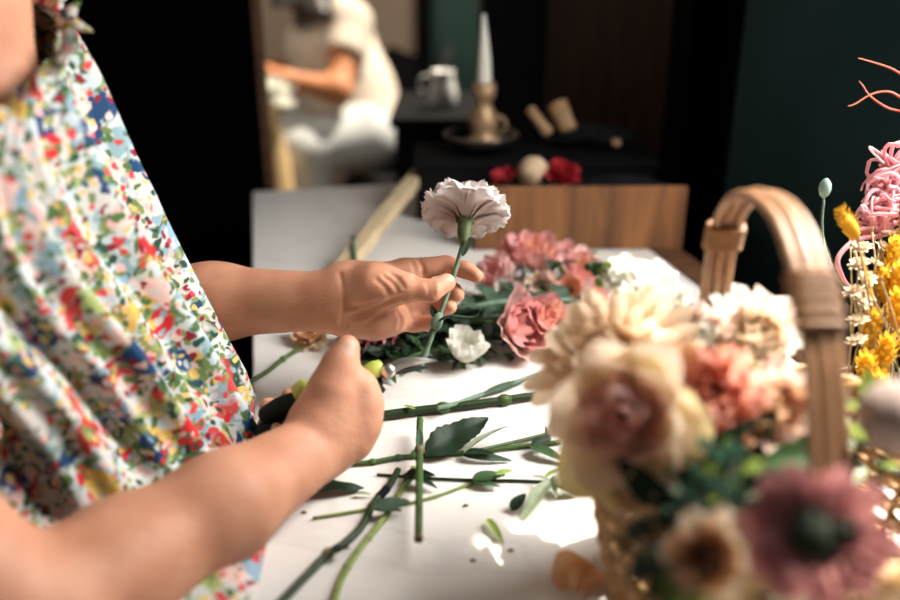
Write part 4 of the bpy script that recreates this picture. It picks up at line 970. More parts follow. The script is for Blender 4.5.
# the chrysanthemum
c = P(607, 352, d=0.548); ax = Vector((-0.40, -0.50, 0.78)).normalized()
mum = thing('chrysanthemum', c-ax*0.03, 'big cream-peach chrysanthemum with many narrow petals, hanging over the basket\'s left edge', 'flower')
hd = c - ax*0.030
for i, (n, L, a0, a1, w) in enumerate(((16, 0.054, 84, 96, 0.0108), (16, 0.055, 74, 72, 0.0106), (16, 0.054, 64, 48, 0.0100), (15, 0.051, 52, 22, 0.0092), (14, 0.046, 40, 0, 0.0072), (11, 0.040, 26, -20, 0.0060), (8, 0.033, 12, -30, 0.0050))):
    ring(mum, hd, ax, n, M['p_mum'], phase=i*0.37, jit=0.12, seed=40+i, L=L, a0=R(a0), a1=R(a1), w=w, r0=0.003, rc=0.0085, ruffle=0.0006, kr=2, tipflat=0.84, cup=1.2, ns=9, nt=9, base=0.5, p=1.6)
MB().lathe([(0.004, -0.006), (0.012, 0.0), (0.010, 0.006), (0.002, 0.010)], hd, ax, 16).build('receptacle', M['leaf'], mum)
stem_to(mum, hd, ax, 0.003)
# the big rose
c = P(622, 416, d=0.470); ax = Vector((-0.42, -0.72, 0.55)).normalized()
rose = thing('rose', c-ax*0.022, 'largest rose, pink-hearted with cream outer petals, below the chrysanthemum', 'flower')
hd = c - ax*0.020
def rr_(n, L, a0, a1, w, mat, ph, sd, rc, **k):
    ring(rose, hd, ax, n, M[mat], phase=ph, seed=sd, jit=0.1, L=L, a0=R(a0), a1=R(a1), w=w, r0=0.002, rc=rc, ruffle=0.0012, kr=2, tipflat=0.78, cup=0.9, ns=13, nt=15, base=0.3, **k)
rr_(6, 0.0431, 72, 74, 0.0243, 'p_rose_out', 0.2, 1, 0.025)
rr_(5, 0.0390, 70, 42, 0.0217, 'p_rose_out', 0.7, 2, 0.021)
rr_(5, 0.0356, 66, 28, 0.0182, 'p_rose_mid', 0.1, 3, 0.019)
rr_(5, 0.0325, 58, 12, 0.0150, 'p_rose_mid', 0.5, 4, 0.013)
rr_(4, 0.0361, 44, -8, 0.0113, 'p_rose_in', 0.9, 5, 0.0085)
rr_(3, 0.0328, 30, -12, 0.0078, 'p_rose_in', 0.3, 6, 0.0055)
rr_(2, 0.0308, 16, -8, 0.0052, 'p_rose_in', 0.0, 7, 0.004)
# drooping guard petals of the big rose
xx, yy, zz = frame(ax)
for (dx, dy, L, w, a1) in ((-0.75, -0.8, 0.052, 0.023, 80), (0.1, -1.0, 0.047, 0.030, 76), (0.95, -0.25, 0.045, 0.026, 68), (0.2, 0.9, 0.040, 0.026, 60)):
    want = (Vector((1, 0, 0))*dx + Vector((0, 0.35, 1))*dy); phi = math.atan2(want.dot(yy), want.dot(xx))
    MB().grid(*petal(hd-ax*0.003, ax, phi, L, R(80), R(a1), w, r0=0.004, rc=0.034, ruffle=0.0012, kr=2, tipflat=0.75, cup=0.6, ns=13, nt=15, seed=int(L*1e4), base=0.4)).build('petal', M['p_guard'], rose)
calyx(rose, hd, ax, 0.009)
stem_to(rose, hd, ax, 0.0032)
# other blooms
W3 = [M['p_white'], M['p_white'], M['p_blush'], M['p_blush']]
bflower('ranunculus', 'large white bloom in full sun behind the basket handle\'s far foot', 760, 327, 0.585, (0.15, -0.25, 0.95), 0.058, W3, 21, 0.55, (8, 7, 6, 6))
bflower('ranunculus', 'small blush bloom touching the far foot of the handle', 703, 336, 0.560, (-0.35, -0.5, 0.6), 0.036, [M['p_blush'], M['p_blush'], M['p_white']], 22, 0.45, (7, 6, 5, 5))
bflower('ranunculus', 'small blush bloom below the large sunlit white one', 757, 333, 0.548, (0.1, -0.7, 0.55), 0.040, [M['p_blush'], M['p_cream']], 23, 0.45, (7, 6, 5, 5))
bflower('garden_rose', 'coral-orange ruffled rose in the middle of the basket', 714, 396, 0.495, (-0.1, -0.62, 0.7), 0.054, [M['p_peach'], M['p_coral'], M['p_coral'], M['p_coral']], 24, 0.9, (6, 6, 5, 4), ruf=0.10)
bflower('garden_rose', 'pale cream rose with a dusky heart, right of the coral one', 772, 408, 0.50, (0.1, -0.75, 0.6), 0.050, [M['p_blush'], M['p_blush'], M['p_brownin'], M['p_brownin']], 25, 0.8, (6, 6, 5, 4))
bflower('garden_rose', 'peach rose with a brown-orange heart, low at the basket\'s near side', 706, 556, 0.395, (-0.3, -0.7, 0.5), 0.034, [M['p_cream'], M['p_peach'], M['p_brownin'], M['p_brownin']], 26, 0.8, (6, 5, 4, 3))
# dusky pink gerbera-like bloom nearest the lens
c = P(814, 532, d=0.365); ax = Vector((-0.30, -0.62, 0.62)).normalized()
gb = thing('scabiosa', c-ax*0.012, 'dusky pink bloom with a dark centre, nearest on the basket\'s front rim', 'flower')
hd = c-ax*0.010
for i, (n, L, a0, a1, w) in enumerate(((10, 0.030, 78, 92, 0.0100), (9, 0.026, 70, 78, 0.0090), (8, 0.021, 60, 66, 0.0075))):
    ring(gb, hd, ax, n, M['p_mauve'], phase=i*0.4, seed=60+i, L=L, a0=R(a0), a1=R(a1), w=w, r0=0.004, rc=0.03, ruffle=0.0016, kr=4, tipflat=0.7, cup=0.6, ns=8, nt=11, base=0.4)
m = MB(); rng = random.Random(5)
m.lathe([(0.001, 0.0), (0.0095, 0.001), (0.0095, 0.005), (0.006, 0.009), (0.0008, 0.0105)], hd, ax, 20)
m.build('flower_centre', M['centre'], gb)
xx, yy, zz = frame(ax)
for i in range(9):
    a = 2*PI*i/9; b = hd + (xx*math.cos(a)+yy*math.sin(a))*0.0085 + zz*0.004
    MB().tube([b, b+zz*0.005+(xx*math.cos(a)+yy*math.sin(a))*0.002], [0.0011, 0.0016], 6).build('stamen', M['leaf_dark'], gb)
sd_ = (X - ax*X.dot(ax)).normalized(); MB().tube([hd + sd_*0.012+zz*0.003, hd+sd_*0.0145+zz*0.008], [0.003, 0.0042], 8).build('bud', M['leaf_dark'], gb)
stem_to(gb, hd, ax, 0.0022)
# pale grey puff ball
c = P(897, 417, d=0.42)
pf = thing('puff_flower', c, 'pale grey fluffy ball-shaped flower right of the handle\'s near leg', 'flower')
m = MB(); rows = []
for i in range(25):
    th = PI*i/24
    for j in range(40):
        ph = 2*PI*j/40; n = Vector((math.sin(th)*math.cos(ph), math.sin(th)*math.sin(ph), math.cos(th)))
        rows.append(c + n*(0.0178*(1+0.07*noise.noise(n*9)+0.03*noise.noise(n*25))))
m.grid(rows, 25, 40, None, True); m.build('flower_head', M['puff'], pf)
stem_to(pf, c-Vector((0, 0, 0.016)), (0.2, 0, 1), 0.0018)
# white stock: florets on one upright stem
tip, root_ = P(588, 268, d=0.635), P(704, 372, d=0.575)
stk = thing('stock', root_, 'white stock with small green buds at its tip, in full sun behind the chrysanthemum', 'flower')
axs_ = smooth_path([root_, P(672, 330, d=0.59), P(640, 288, d=0.612), P(612, 270, d=0.626), tip], 8)
MB().tube(axs_ , [0.0026*(1-0.6*i/len(axs_)) for i in range(len(axs_))], 8).build('stem', M['leaf_lime'], stk)
rng = random.Random(11)
def floret(px, py, d, sz, ax, seed):
    sz *= 0.86
    m = MB(); c = P(px, py, d=d)
    for n, L, a0, a1, w in ((5, 0.62, 60, 100, 0.30), (5, 0.52, 40, 62, 0.26), (4, 0.40, 22, 28, 0.20)):
        ring(None, c, ax, n, None, phase=seed+n*0.3+L, seed=seed*3+n, into=m, L=L*sz, a0=R(a0), a1=R(a1), w=w*sz, r0=0.001, rc=0.4*sz, ruffle=0.05*sz, kr=3, tipflat=0.7, ns=7, nt=9, base=0.4)
    m.build('floret', M['p_white'], stk)
for i, (x, y, d, s) in enumerate(((625, 272, 0.62, 0.030), (650, 279, 0.612, 0.036), (640, 296, 0.60, 0.036), (661, 298, 0.602, 0.038), (670, 318, 0.598, 0.036), (655, 314, 0.592, 0.036), (672, 336, 0.588, 0.034), (678, 342, 0.59, 0.032), (628, 288, 0.615, 0.028), (612, 281, 0.622, 0.020), (680, 358, 0.585, 0.030), (668, 352, 0.58, 0.030), (660, 366, 0.578, 0.028))):
    floret(x, y, d, s, Vector((rng.uniform(-0.5, 0.5), rng.uniform(-0.7, 0.1), rng.uniform(0.4, 1))), i+1)
for i, (x, y, s, mt) in enumerate(((589, 267, 0.0034, 'leaf'), (595, 265, 0.0032, 'leaf'), (596, 272, 0.0036, 'leaf'), (600, 266, 0.0036, 'leaf'), (603, 274, 0.0048, 'leaf_lime'), (608, 267, 0.0050, 'leaf_lime'), (601, 282, 0.0046, 'leaf_lime'), (611, 284, 0.0042, 'leaf_lime'))):
    c = P(x, y, d=0.626); MB().lathe([(0.0004, -s*1.1), (s*0.8, -s*0.5), (s, 0), (s*0.75, s*0.7), (s*0.1, s*1.2)], c, (rng.uniform(-1, 0.3), -0.3, rng.uniform(0, 1)), 10).build('bud', M[mt], stk)
stem_to(stk, root_, Vector((0, 0, 1)), 0.0026)
# foliage inside the basket
def sprig(label, pts, lmats, n, L, W, seed, name='foliage_sprig', spread=0.016, flat=0.3):
    rng = random.Random(seed); path = smooth_path(pts, 10)
    root = thing(name, path[0], label, 'foliage')
    MB().tube(path, 0.0018, 7).build('stem', M['stem_dark'], root)
    for i in range(n):
        k = int(lerp(len(path)*0.35, len(path)-1, (i+0.5)/n)); k = min(max(k, 1), len(path)-2)
        t = (path[k+1]-path[k-1]).normalized(); a = i*2.4+rng.uniform(-0.4, 0.4); xx, yy, zz = frame(t)
        d = (xx*math.cos(a)+yy*math.sin(a)) + t*rng.uniform(0.1, 0.9)
        o = path[k] + (xx*math.cos(a)+yy*math.sin(a))*rng.uniform(0.0, spread)
        add_leaf(root, o, d, t + d*flat, L*rng.uniform(0.7, 1.3), W*rng.uniform(0.7, 1.3), M[rng.choice(lmats)], bend=rng.uniform(-0.3, 0.5), n=7, m=5)
    return root
foot = BC + Vector((0, 0, 0.012))
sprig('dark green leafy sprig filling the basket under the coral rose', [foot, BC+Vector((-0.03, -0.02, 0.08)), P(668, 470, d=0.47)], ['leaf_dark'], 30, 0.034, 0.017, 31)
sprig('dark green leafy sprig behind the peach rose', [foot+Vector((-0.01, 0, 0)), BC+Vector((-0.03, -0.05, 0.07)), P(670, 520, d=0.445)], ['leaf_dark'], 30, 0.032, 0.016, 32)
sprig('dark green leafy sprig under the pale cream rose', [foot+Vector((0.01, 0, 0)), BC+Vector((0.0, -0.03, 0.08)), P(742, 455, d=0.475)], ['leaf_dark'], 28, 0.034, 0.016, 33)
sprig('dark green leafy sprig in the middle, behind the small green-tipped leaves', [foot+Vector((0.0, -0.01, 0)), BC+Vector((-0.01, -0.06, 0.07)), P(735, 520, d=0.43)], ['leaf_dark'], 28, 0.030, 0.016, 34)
sprig('sprig of small bright yellow-green and blue-green leaves below the coral rose', [foot+Vector((0, -0.02, 0)), P(715, 545, d=0.46), P(722, 500, d=0.43), P(735, 462, d=0.44)], ['leaf_blue', 'leaf_lime', 'leaf_dark', 'leaf_dark', 'leaf_blue', 'leaf_pale'], 48, 0.010, 0.008, 35, spread=0.018, flat=1.2)
sprig('sprig of small blue-green leaves left of the dusky pink bloom', [foot+Vector((0.01, -0.02, 0)), P(700, 560, d=0.45), P(706, 515, d=0.425), P(706, 480, d=0.43)], ['leaf_blue', 'leaf_dark', 'leaf_blue', 'leaf_lime'], 40, 0.010, 0.008, 36, spread=0.016, flat=1.2)
sprig('light green leafy sprig showing beneath the small blush blooms', [foot+Vector((0, 0.02, 0)), P(730, 420, d=0.56), P(728, 360, d=0.55)], ['leaf_lime', 'leaf', 'leaf_lime'], 22, 0.018, 0.010, 37)
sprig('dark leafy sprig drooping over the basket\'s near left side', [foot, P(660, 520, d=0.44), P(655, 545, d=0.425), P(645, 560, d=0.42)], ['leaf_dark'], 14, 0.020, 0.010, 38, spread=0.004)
bl = thing('broad_leaf', BC+Vector((0.02, -0.01, 0.05)), 'one broad dark green leaf pointing at the handle\'s near leg', 'leaf')
p0 = P(765, 462, d=0.455); add_leaf(bl, p0, P(835, 448, d=0.45)-p0, (0, -0.6, 0.8), 0.046, 0.017, M['leaf'], name='leaf_blade', bend=0.2, fold=0.3, n=12)
MB().tube([BC+Vector((0.0, -0.01, 0.012)), BC+Vector((0.005, -0.02, 0.06)), p0], 0.0016, 7).build('leaf_stalk', M['stem'], bl)
sprig('yellow-green sprig at the very front of the basket, under the dusky pink bloom', [foot+Vector((0.01, -0.05, 0)), P(786, 600, d=0.40), P(781, 584, d=0.372)], ['leaf_lime', 'leaf_pale'], 6, 0.008, 0.006, 39, spread=0.004)
bflower('ranunculus_bud', 'closed yellow-green bud low at the basket\'s front, left of the peach rose', 684, 584, 0.40, (-0.3, -0.6, 0.5), 0.024, [M['leaf_lime'], M['leaf_lime']], 27, 0.1, (5, 4))
sprig('light green and cream sprig between the handle\'s near leg and the puff ball', [foot+Vector((0.03, 0, 0)), P(862, 440, d=0.50), P(862, 398, d=0.52)], ['leaf_lime', 'leaf_pale'], 18, 0.016, 0.008, 41)
# packing straw in the basket
m = MB(); rng = random.Random(3)
for i in range(260):
    a = rng.uniform(0, 2*PI); rad = 0.098*math.sqrt(rng.uniform(0.15, 1)); p = BC + Vector((rad*math.cos(a), rad*math.sin(a), rng.uniform(0.02, 0.075)))
    d = Vector((rng.uniform(-1, 1), rng.uniform(-1, 1), rng.uniform(-0.2, 0.5))).normalized(); L = rng.uniform(0.012, 0.03)
    q = [p-d*L, p+Vector((0, 0, 0.004)), p+d*L]
    if max(math.hypot(s.x-BC.x, s.y-BC.y) for s in q) > 0.100 or min(s.z for s in q) < TZ+0.01: continue
    m.tube(q, 0.0012, 5)
tag(m.build('straw', M['straw'], loc=tuple(BC+Vector((0, 0, 0.008)))), 'loose golden packing straw inside the wicker basket', 'straw', kind='stuff')
# ================================================================ dried flowers in a low jar right of the basket
JC = uv(0.475, 0.555, TZ)
jar = thing('jar', JC, 'low dark green glazed jar holding the dried flowers beside the basket', 'jar')
MB().lathe([(0.001, 0.001), (0.042, 0.001), (0.047, 0.015), (0.045, 0.045), (0.040, 0.060), (0.037, 0.060), (0.041, 0.044), (0.043, 0.015), (0.001, 0.008)], JC, Z, 32).build('jar_body', M['jar'], jar)
MB().tube([JC+Vector((0.039*math.cos(2*PI*i/40), 0.039*math.sin(2*PI*i/40), 0.060)) for i in range(41)], 0.003, 8, caps=False).build('jar_rim', M['jar'], jar)
def dstem(root, head, r=0.0009, mat='stem_dry', bend=None, seed=0):
    rng = random.Random(seed); a = rng.uniform(0, 6.28); rad = rng.uniform(0, 0.024)
    f = JC + Vector((rad*math.cos(a), rad*math.sin(a), 0.014)); lip = JC + Vector((rad*1.1*math.cos(a), rad*1.1*math.sin(a), 0.062))
    b = bend if bend is not None else (lip.lerp(head, 0.5) + Vector((0, 0, 0.01)))
    pth = smooth_path([f, lip, b, head], 6); MB().tube(pth, r, 6).build('stem', M[mat], root); return pth
# bunny tail
c0, c1 = P(842, 212, d=0.69), P(857, 240, d=0.69)
bt = thing('bunny_tail_grass', c1, 'yellow fluffy bunny-tail grass head nodding on a thin stalk, beside the handle', 'dried grass')
ax = (c0-c1).normalized()
L = (c0-c1).length
MB().lathe([(0.0006, 0), (0.0042, L*0.12), (0.0060, L*0.35), (0.0056, L*0.6), (0.0036, L*0.85), (0.0006, L)], c1, ax, 14).build('seed_head', M['p_yellow'], bt)
m = MB(); rng = random.Random(2); xx, yy, zz = frame(ax)
for i in range(150):
    t = rng.uniform(0.15, 1); a = rng.uniform(0, 6.28); rd = xx*math.cos(a)+yy*math.sin(a); r_ = 0.0055*math.sin(PI*min(1, t*0.9+0.1))
    b = c1+ax*L*t+rd*r_*0.8; m.tube([b, b+(rd*0.7+ax*1.0).normalized()*rng.uniform(0.004, 0.009)], [0.00028, 0.0001], 3, caps=False)
tag(m.build('awns', M['p_yellow'], bt), kind='stuff')
dstem(bt, c1, 0.0008, 'p_yellow', bend=P(876, 310, d=0.70), seed=1)
# poppy pod
c = P(825, 188, d=0.74)
pp = thing('poppy_pod', c, 'single grey-green egg-shaped pod on a straight stalk, above the handle', 'dried pod')
MB().lathe([(0.001, -0.0085), (0.0038, -0.006), (0.0052, -0.001), (0.0046, 0.004), (0.0022, 0.0075), (0.0005, 0.0085)], c, Z, 14).build('pod', M['pod'], pp)
dstem(pp, c-Vector((0, 0, 0.008)), 0.0011, 'stem_grey', bend=P(830, 262, d=0.745), seed=2)
# yellow everlastings: upright clubs of yellow bracts
for i, (x, y, d, L) in enumerate(((871, 330, 0.70, 0.030), (884, 286, 0.72, 0.030), (893, 256, 0.73, 0.030), (897, 310, 0.70, 0.034), (866, 366, 0.685, 0.022), (886, 352, 0.69, 0.026), (898, 282, 0.71, 0.030), (878, 383, 0.68, 0.018), (908, 340, 0.70, 0.030), (905, 240, 0.74, 0.028))):
    c = P(x, y, d=d); rt = thing('everlasting', c-Vector((0, 0, L*0.5)), 'upright yellow dried everlasting in the clump above the dark green jar', 'dried flower', 'yellow everlastings in the jar')
    rng = random.Random(i); ax = Vector((rng.uniform(-0.2, 0.2), rng.uniform(-0.2, 0.2), 1)).normalized(); b = c-ax*L*0.5
    m = MB(); m.lathe([(0.0006, 0), (0.0036, L*0.1), (0.0056, L*0.4), (0.0054, L*0.7), (0.0030, L*0.95), (0.0004, L)], b, ax, 12); xx, yy, zz = frame(ax)
    m.build('flower_head', M['p_yellow'], rt)
    m = MB()
    for k in range(40):
        t = (k+0.5)/40; a = k*2.4; rd = xx*math.cos(a)+yy*math.sin(a); r_ = 0.0052*math.sin(PI*(0.12+0.8*t))
        m.grid(*leaf_mesh(b+ax*L*t+rd*r_, ax*0.8+rd*0.8, rd, 0.006, 0.0035, n=4, m=3))
    tag(m.build('bracts', M['p_yellow'], rt), kind='stuff')
    dstem(rt, b, 0.0010, 'stem_dry', seed=10+i)
# papery cream tufts
for i, (x, y, d) in enumerate(((858, 262, 0.70), (868, 276, 0.705), (853, 289, 0.69), (862, 300, 0.69), (877, 262, 0.72), (886, 246, 0.735), (890, 232, 0.74), (858, 318, 0.685), (856, 338, 0.68), (862, 246, 0.72), (893, 268, 0.73), (868, 296, 0.70))):
    c = P(x, y, d=d); rng = random.Random(100+i)
    rt = thing('strawflower', c-Vector((0, 0, 0.004)), 'small papery cream strawflower among the dried stalks above the dark green jar', 'dried flower', 'papery cream strawflowers in the jar')
    m = MB(); ax = Vector((rng.uniform(-0.6, 0.6), rng.uniform(-0.6, 0.3), 1)).normalized()
    for n, L, a0, a1 in ((9, 0.0085, 70, 85), (8, 0.0070, 50, 50), (6, 0.0050, 30, 10)):
        ring(None, c-ax*0.003, ax, n, None, phase=n, seed=i*5+n, into=m, L=L, a0=R(a0), a1=R(a1), w=0.0028, r0=0.0008, rc=0.004, tipflat=0.6, ns=5, nt=5)
    m.build('flower_head', M['p_dry'], rt)
    dstem(rt, c-ax*0.003, 0.0007, 'stem_dry', seed=40+i)
# frilly pink dried celosia: curled ribbons
def ribbon_head(root, pts, mat, r, n, seed, spread, name):
    rng = random.Random(seed)
    for i in range(n):
        b = pts[0].lerp(pts[1], rng.random()**0.7); d = Vector((rng.uniform(-1, 1), rng.uniform(-0.6, 0.6), rng.uniform(-0.3, 1))).normalized()
        cu_ = Vector((rng.uniform(-1, 1), rng.uniform(-1, 1), rng.uniform(-1, 1))).normalized(); L = spread*rng.uniform(0.6, 1.2); q = []
        for k in range(12):
            t = k/11; ang = t*t*rng.uniform(3.2, 3.8)
            q.append(b + d*(L*math.sin(ang)/2.2) + cu_*(L*(1-math.cos(ang))/3.0))
        MB().tube(q, [r*(0.7+0.5*math.sin(PI*min(1, t_/9))) for t_ in range(12)], 7, flat=0.55).build(name, M[mat], root)
pk1 = thing('dried_celosia', P(880, 230, d=0.76), 'big frilly pink dried bloom of curled ribbons at the right frame edge', 'dried flower')
ribbon_head(pk1, [P(878, 225, d=0.765), P(893, 165, d=0.78)], 'p_drypink', 0.0024, 80, 1, 0.034, 'ribbon_petal')
dstem(pk1, P(880, 236, d=0.765), 0.0016, 'stem_dry', seed=70)
pk2 = thing('dried_celosia', P(905, 235, d=0.75), 'lower frilly pink dried bloom drooping over the cream strawflowers', 'dried flower')
ribbon_head(pk2, [P(868, 236, d=0.75), P(905, 212, d=0.76)], 'p_drypink', 0.0024, 46, 2, 0.030, 'ribbon_petal')
dstem(pk2, P(895, 236, d=0.755), 0.0016, 'stem_dry', seed=71)
q = smooth_path([P(880, 236, d=0.75), P(856, 240, d=0.745), P(838, 258, d=0.742), P(842, 276, d=0.74), P(848, 285, d=0.74)], 6)
MB().tube(q, [0.0035*(1-0.6*i/len(q)) for i in range(len(q))], 8, flat=0.6).build('ribbon_petal', M['p_drypink'], pk2)
# red curling stamens higher up
rc_ = thing('spider_lily', P(905, 105, d=0.74), 'spidery dried bloom with thin red curling petals, highest at the right frame edge', 'dried flower')
hub = P(907, 102, d=0.74)
for pts in ([(907, 102), (890, 92), (872, 94), (855, 104), (848, 106)], [(907, 112), (888, 108), (870, 96), (863, 86), (859, 81)], [(907, 78), (890, 68), (872, 62), (858, 58)], [(907, 95), (912, 80), (925, 70)], [(907, 105), (915, 118), (930, 124)]):
    q = smooth_path([hub.lerp(P(x, y, d=0.74), 1.0) for x, y in pts], 6)
    MB().tube(q, [0.0019*(1-0.7*i/len(q)) for i in range(len(q))], 7, flat=0.6).build('petal', M['p_redcurl'], rc_)
MB().tube([hub+Vector((0, 0, -0.012)), hub, hub+Vector((0, 0, 0.008))], [0.002, 0.005, 0.003], 8).build('receptacle', M['p_redcurl'], rc_)
dstem(rc_, hub+Vector((0, 0, -0.01)), 0.0014, 'stem_dry', seed=72)
for i in range(16):
    rng = random.Random(200+i); x, y = rng.uniform(850, 905), rng.uniform(225, 300); c = P(x, y, d=rng.uniform(0.68, 0.76))
    rt = thing('dry_stalk', JC+Vector((0, 0, 0.014)), 'bare thin dry stalk standing in the dark green jar', 'dried stalk', 'bare dry stalks in the jar')
    pth = dstem(rt, c, 0.0008, 'stem_dry', seed=220+i)
    MB().tube([pth[-1], pth[-1]+Vector((0, 0, 0.004))], [0.0012, 0.0006], 6).build('seed_tip', M['stem_dry'], rt)
# ================================================================ behind the table
# old wooden crate
CA, CBx = P(486, 250, z=TZ+0.001), P(682, 249, z=TZ+0.001)
fd = (CBx-CA); fd.z = 0; CW = fd.length + 0.015; fd.normalize(); bd = Vector((-fd.y, fd.x, 0)); CA = CBx - fd*CW
CH, CDp = 0.090, 0.135
crt = thing('crate', (CA+CBx)/2+Vector((0, 0, 0)), 'weathered brown wooden crate at the back of the marble table', 'crate')
def pan(name, c, ex, ey, hx, hy, hz, mat='crate'): return slab(name, c, ex, ey, Z, hx, hy, hz, M[mat], crt, 0.0015)
mid = (CA+CBx)/2 - Vector((0, 0, 0.001))
pan('front_board', mid+bd*0.005+Z*(CH/2+0.001), fd, bd, CW/2, 0.005, CH/2)
pan('back_board', mid+bd*(CDp-0.005)+Z*(0.029+0.001), fd, bd, CW/2, 0.005, 0.029)
pan('end_board', CA+fd*0.005+bd*CDp/2+Z*0.031, fd, bd, 0.005, CDp/2-0.010, 0.030)
pan('end_board', CBx-fd*0.005+bd*CDp/2+Z*0.031, fd, bd, 0.005, CDp/2-0.010, 0.030)
pan('bottom_board', mid+bd*CDp/2+Z*0.006, fd, bd, CW/2-0.011, CDp/2-0.011, 0.004)
def in_crate(px, py, t, z):     # point in the crate at depth share t
    return P(px, py, z=TZ+z)
# contents
def lump(name, label, cat, c, r, mat, seed, sq=(1, 1, 1), amp=0.12, fr_=3.0, nu=20, nv=28, parent=None):
    m = MB(); rows = []
    for i in range(nu):
        th = PI*i/(nu-1)
        for j in range(nv):
            ph = 2*PI*j/nv; n = Vector((math.sin(th)*math.cos(ph), math.sin(th)*math.sin(ph), math.cos(th)))
            k = 1+amp*noise.noise(n*fr_+Vector((seed, 0, 0)))
            rows.append(Vector(c)+Vector((n.x*r*sq[0], n.y*r*sq[1], n.z*r*sq[2]))*k)
    m.grid(rows, nu, nv, None, True)
    o = m.build(name, mat, parent, loc=None if parent is not None else (c[0], c[1], c[2]-r*sq[2]))
    if label: tag(o, label, cat)
    return o
yb = mid.y + 0.06
cball = P(533, 172, y=CA.y+0.075); rb = 0.0225
lump('ball', 'round cream ball peeping over the front board of the crate', 'ball', cball, rb, M['ball'], 1, amp=0.06)
# padding the ball rests on
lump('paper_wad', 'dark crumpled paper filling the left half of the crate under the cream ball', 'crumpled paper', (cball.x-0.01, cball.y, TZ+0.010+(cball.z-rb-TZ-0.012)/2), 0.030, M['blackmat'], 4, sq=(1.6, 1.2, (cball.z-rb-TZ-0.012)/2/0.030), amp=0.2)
rf = P(560, 172, y=CA.y+0.07)
red = thing('red_flower', rf-Z*0.02, 'crimson flower head in the crate beside the cream ball', 'flower')
bloom(red, rf-Z*0.012, Vector((0.2, -0.4, 0.9)), 0.044, [M['p_red']], 51, 0.9, (6, 6, 5))
MB().tube([rf-Z*0.012, Vector((rf.x+0.02, rf.y+0.01, TZ+0.02))], 0.002, 7).build('stem', M['stem_dark'], red)
rf2 = P(505, 174, y=CA.y+0.075)
red2 = thing('red_flower', rf2-Z*0.02, 'dark red flower head in the crate left of the cream ball', 'flower')
bloom(red2, rf2-Z*0.010, Vector((-0.2, -0.4, 0.9)), 0.032, [M['p_red']], 52, 0.7, (5, 5))
MB().tube([rf2-Z*0.010, Vector((rf2.x+0.02, rf2.y, TZ+0.02))], 0.002, 7).build('stem', M['stem_dark'], red2)
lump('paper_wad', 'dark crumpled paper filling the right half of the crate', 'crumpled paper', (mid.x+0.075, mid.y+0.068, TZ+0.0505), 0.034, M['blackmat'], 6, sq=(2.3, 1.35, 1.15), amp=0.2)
# black storage box behind the crate
bx0, bx1 = P(402, 200, y=1.40).x, P(668, 150, y=1.42).x
yb0, yb1 = CBx.y+CDp+0.015, 0
bq0 = mid + bd*(CDp+0.008)
box = thing('storage_box', bq0+bd*0.07, 'long black lidded box standing behind the wooden crate', 'box')
BL = 0.37; bc = bq0 + bd*0.072 - fd*0.047
slab('box_body', bc+Z*0.040, fd, bd, Z, BL/2, 0.066, 0.040, M['black'], box, 0.003)
slab('box_lid', bc+Z*0.087, fd, bd, Z, BL/2+0.004, 0.070, 0.0065, M['black'], box, 0.003)
slab('box_clasp', bc-bd*0.068+Z*0.074, fd, bd, Z, 0.010, 0.002, 0.010, M['iron'], box, 0.001)
ztop = 0.0945
# black tray with worn rim
tc = P(481, 143, z=TZ+ztop+0.012); 
tray = thing('tray', Vector((tc.x, tc.y, TZ+ztop)), 'round black iron dish with a worn bright rim, under the candlestick', 'dish')
tcb = Vector((tc.x, tc.y, TZ+ztop))
MB().lathe([(0.001, 0.0005), (0.038, 0.0005), (0.052, 0.012), (0.060, 0.026), (0.057, 0.027), (0.049, 0.014), (0.036, 0.005), (0.001, 0.004)], tcb, Z, 48).build('dish_body', M['iron'], tray)
MB().tube([tcb+Vector((0.0585*math.cos(2*PI*i/60), 0.0585*math.sin(2*PI*i/60), 0.0268)) for i in range(61)], 0.0019, 8, caps=False).build('dish_rim', M['rimmetal'], tray)
# brass candlestick with candle
kb = tcb+Vector((0.004, 0.008, 0.0052))
stick = thing('candlestick', kb, 'tarnished brass candlestick standing in the round black dish', 'candlestick')
KS = 1.28
MB().lathe([(r_*KS, h_*KS) for r_, h_ in [(0.001, 0), (0.024, 0), (0.026, 0.004), (0.020, 0.010), (0.015, 0.016), (0.018, 0.026), (0.019, 0.034), (0.013, 0.046), (0.009, 0.054), (0.013, 0.060), (0.0145, 0.066), (0.0145, 0.078), (0.0092, 0.078), (0.0092, 0.068), (0.001, 0.068)]], kb, Z, 28).build('candle_holder', M['brass'], stick)
MB().tube([kb+Vector((0.022+0.014*math.cos(a), 0, 0.034+0.014*math.sin(a))) for a in [R(-100+i*20) for i in range(11)]], 0.0026, 7).build('finger_ring', M['brass'], stick)
k0 = kb+Z*0.0685*KS
cdl = thing('candle', k0, 'white tapered candle standing in the brass candlestick', 'candle')
MB().tube([k0, k0+Z*0.02, k0+Z*0.05, k0+Z*0.085+Vector((-0.001, 0, 0)), k0+Z*0.115+Vector((-0.002, 0, 0))], [0.0114, 0.0112, 0.0096, 0.0060, 0.0022], 18).build('wax', M['wax'], cdl)
MB().tube([k0+Z*0.114+Vector((-0.002, 0, 0)), k0+Z*0.126+Vector((-0.001, 0, 0))], 0.0009, 6).build('wick', M['black'], cdl)
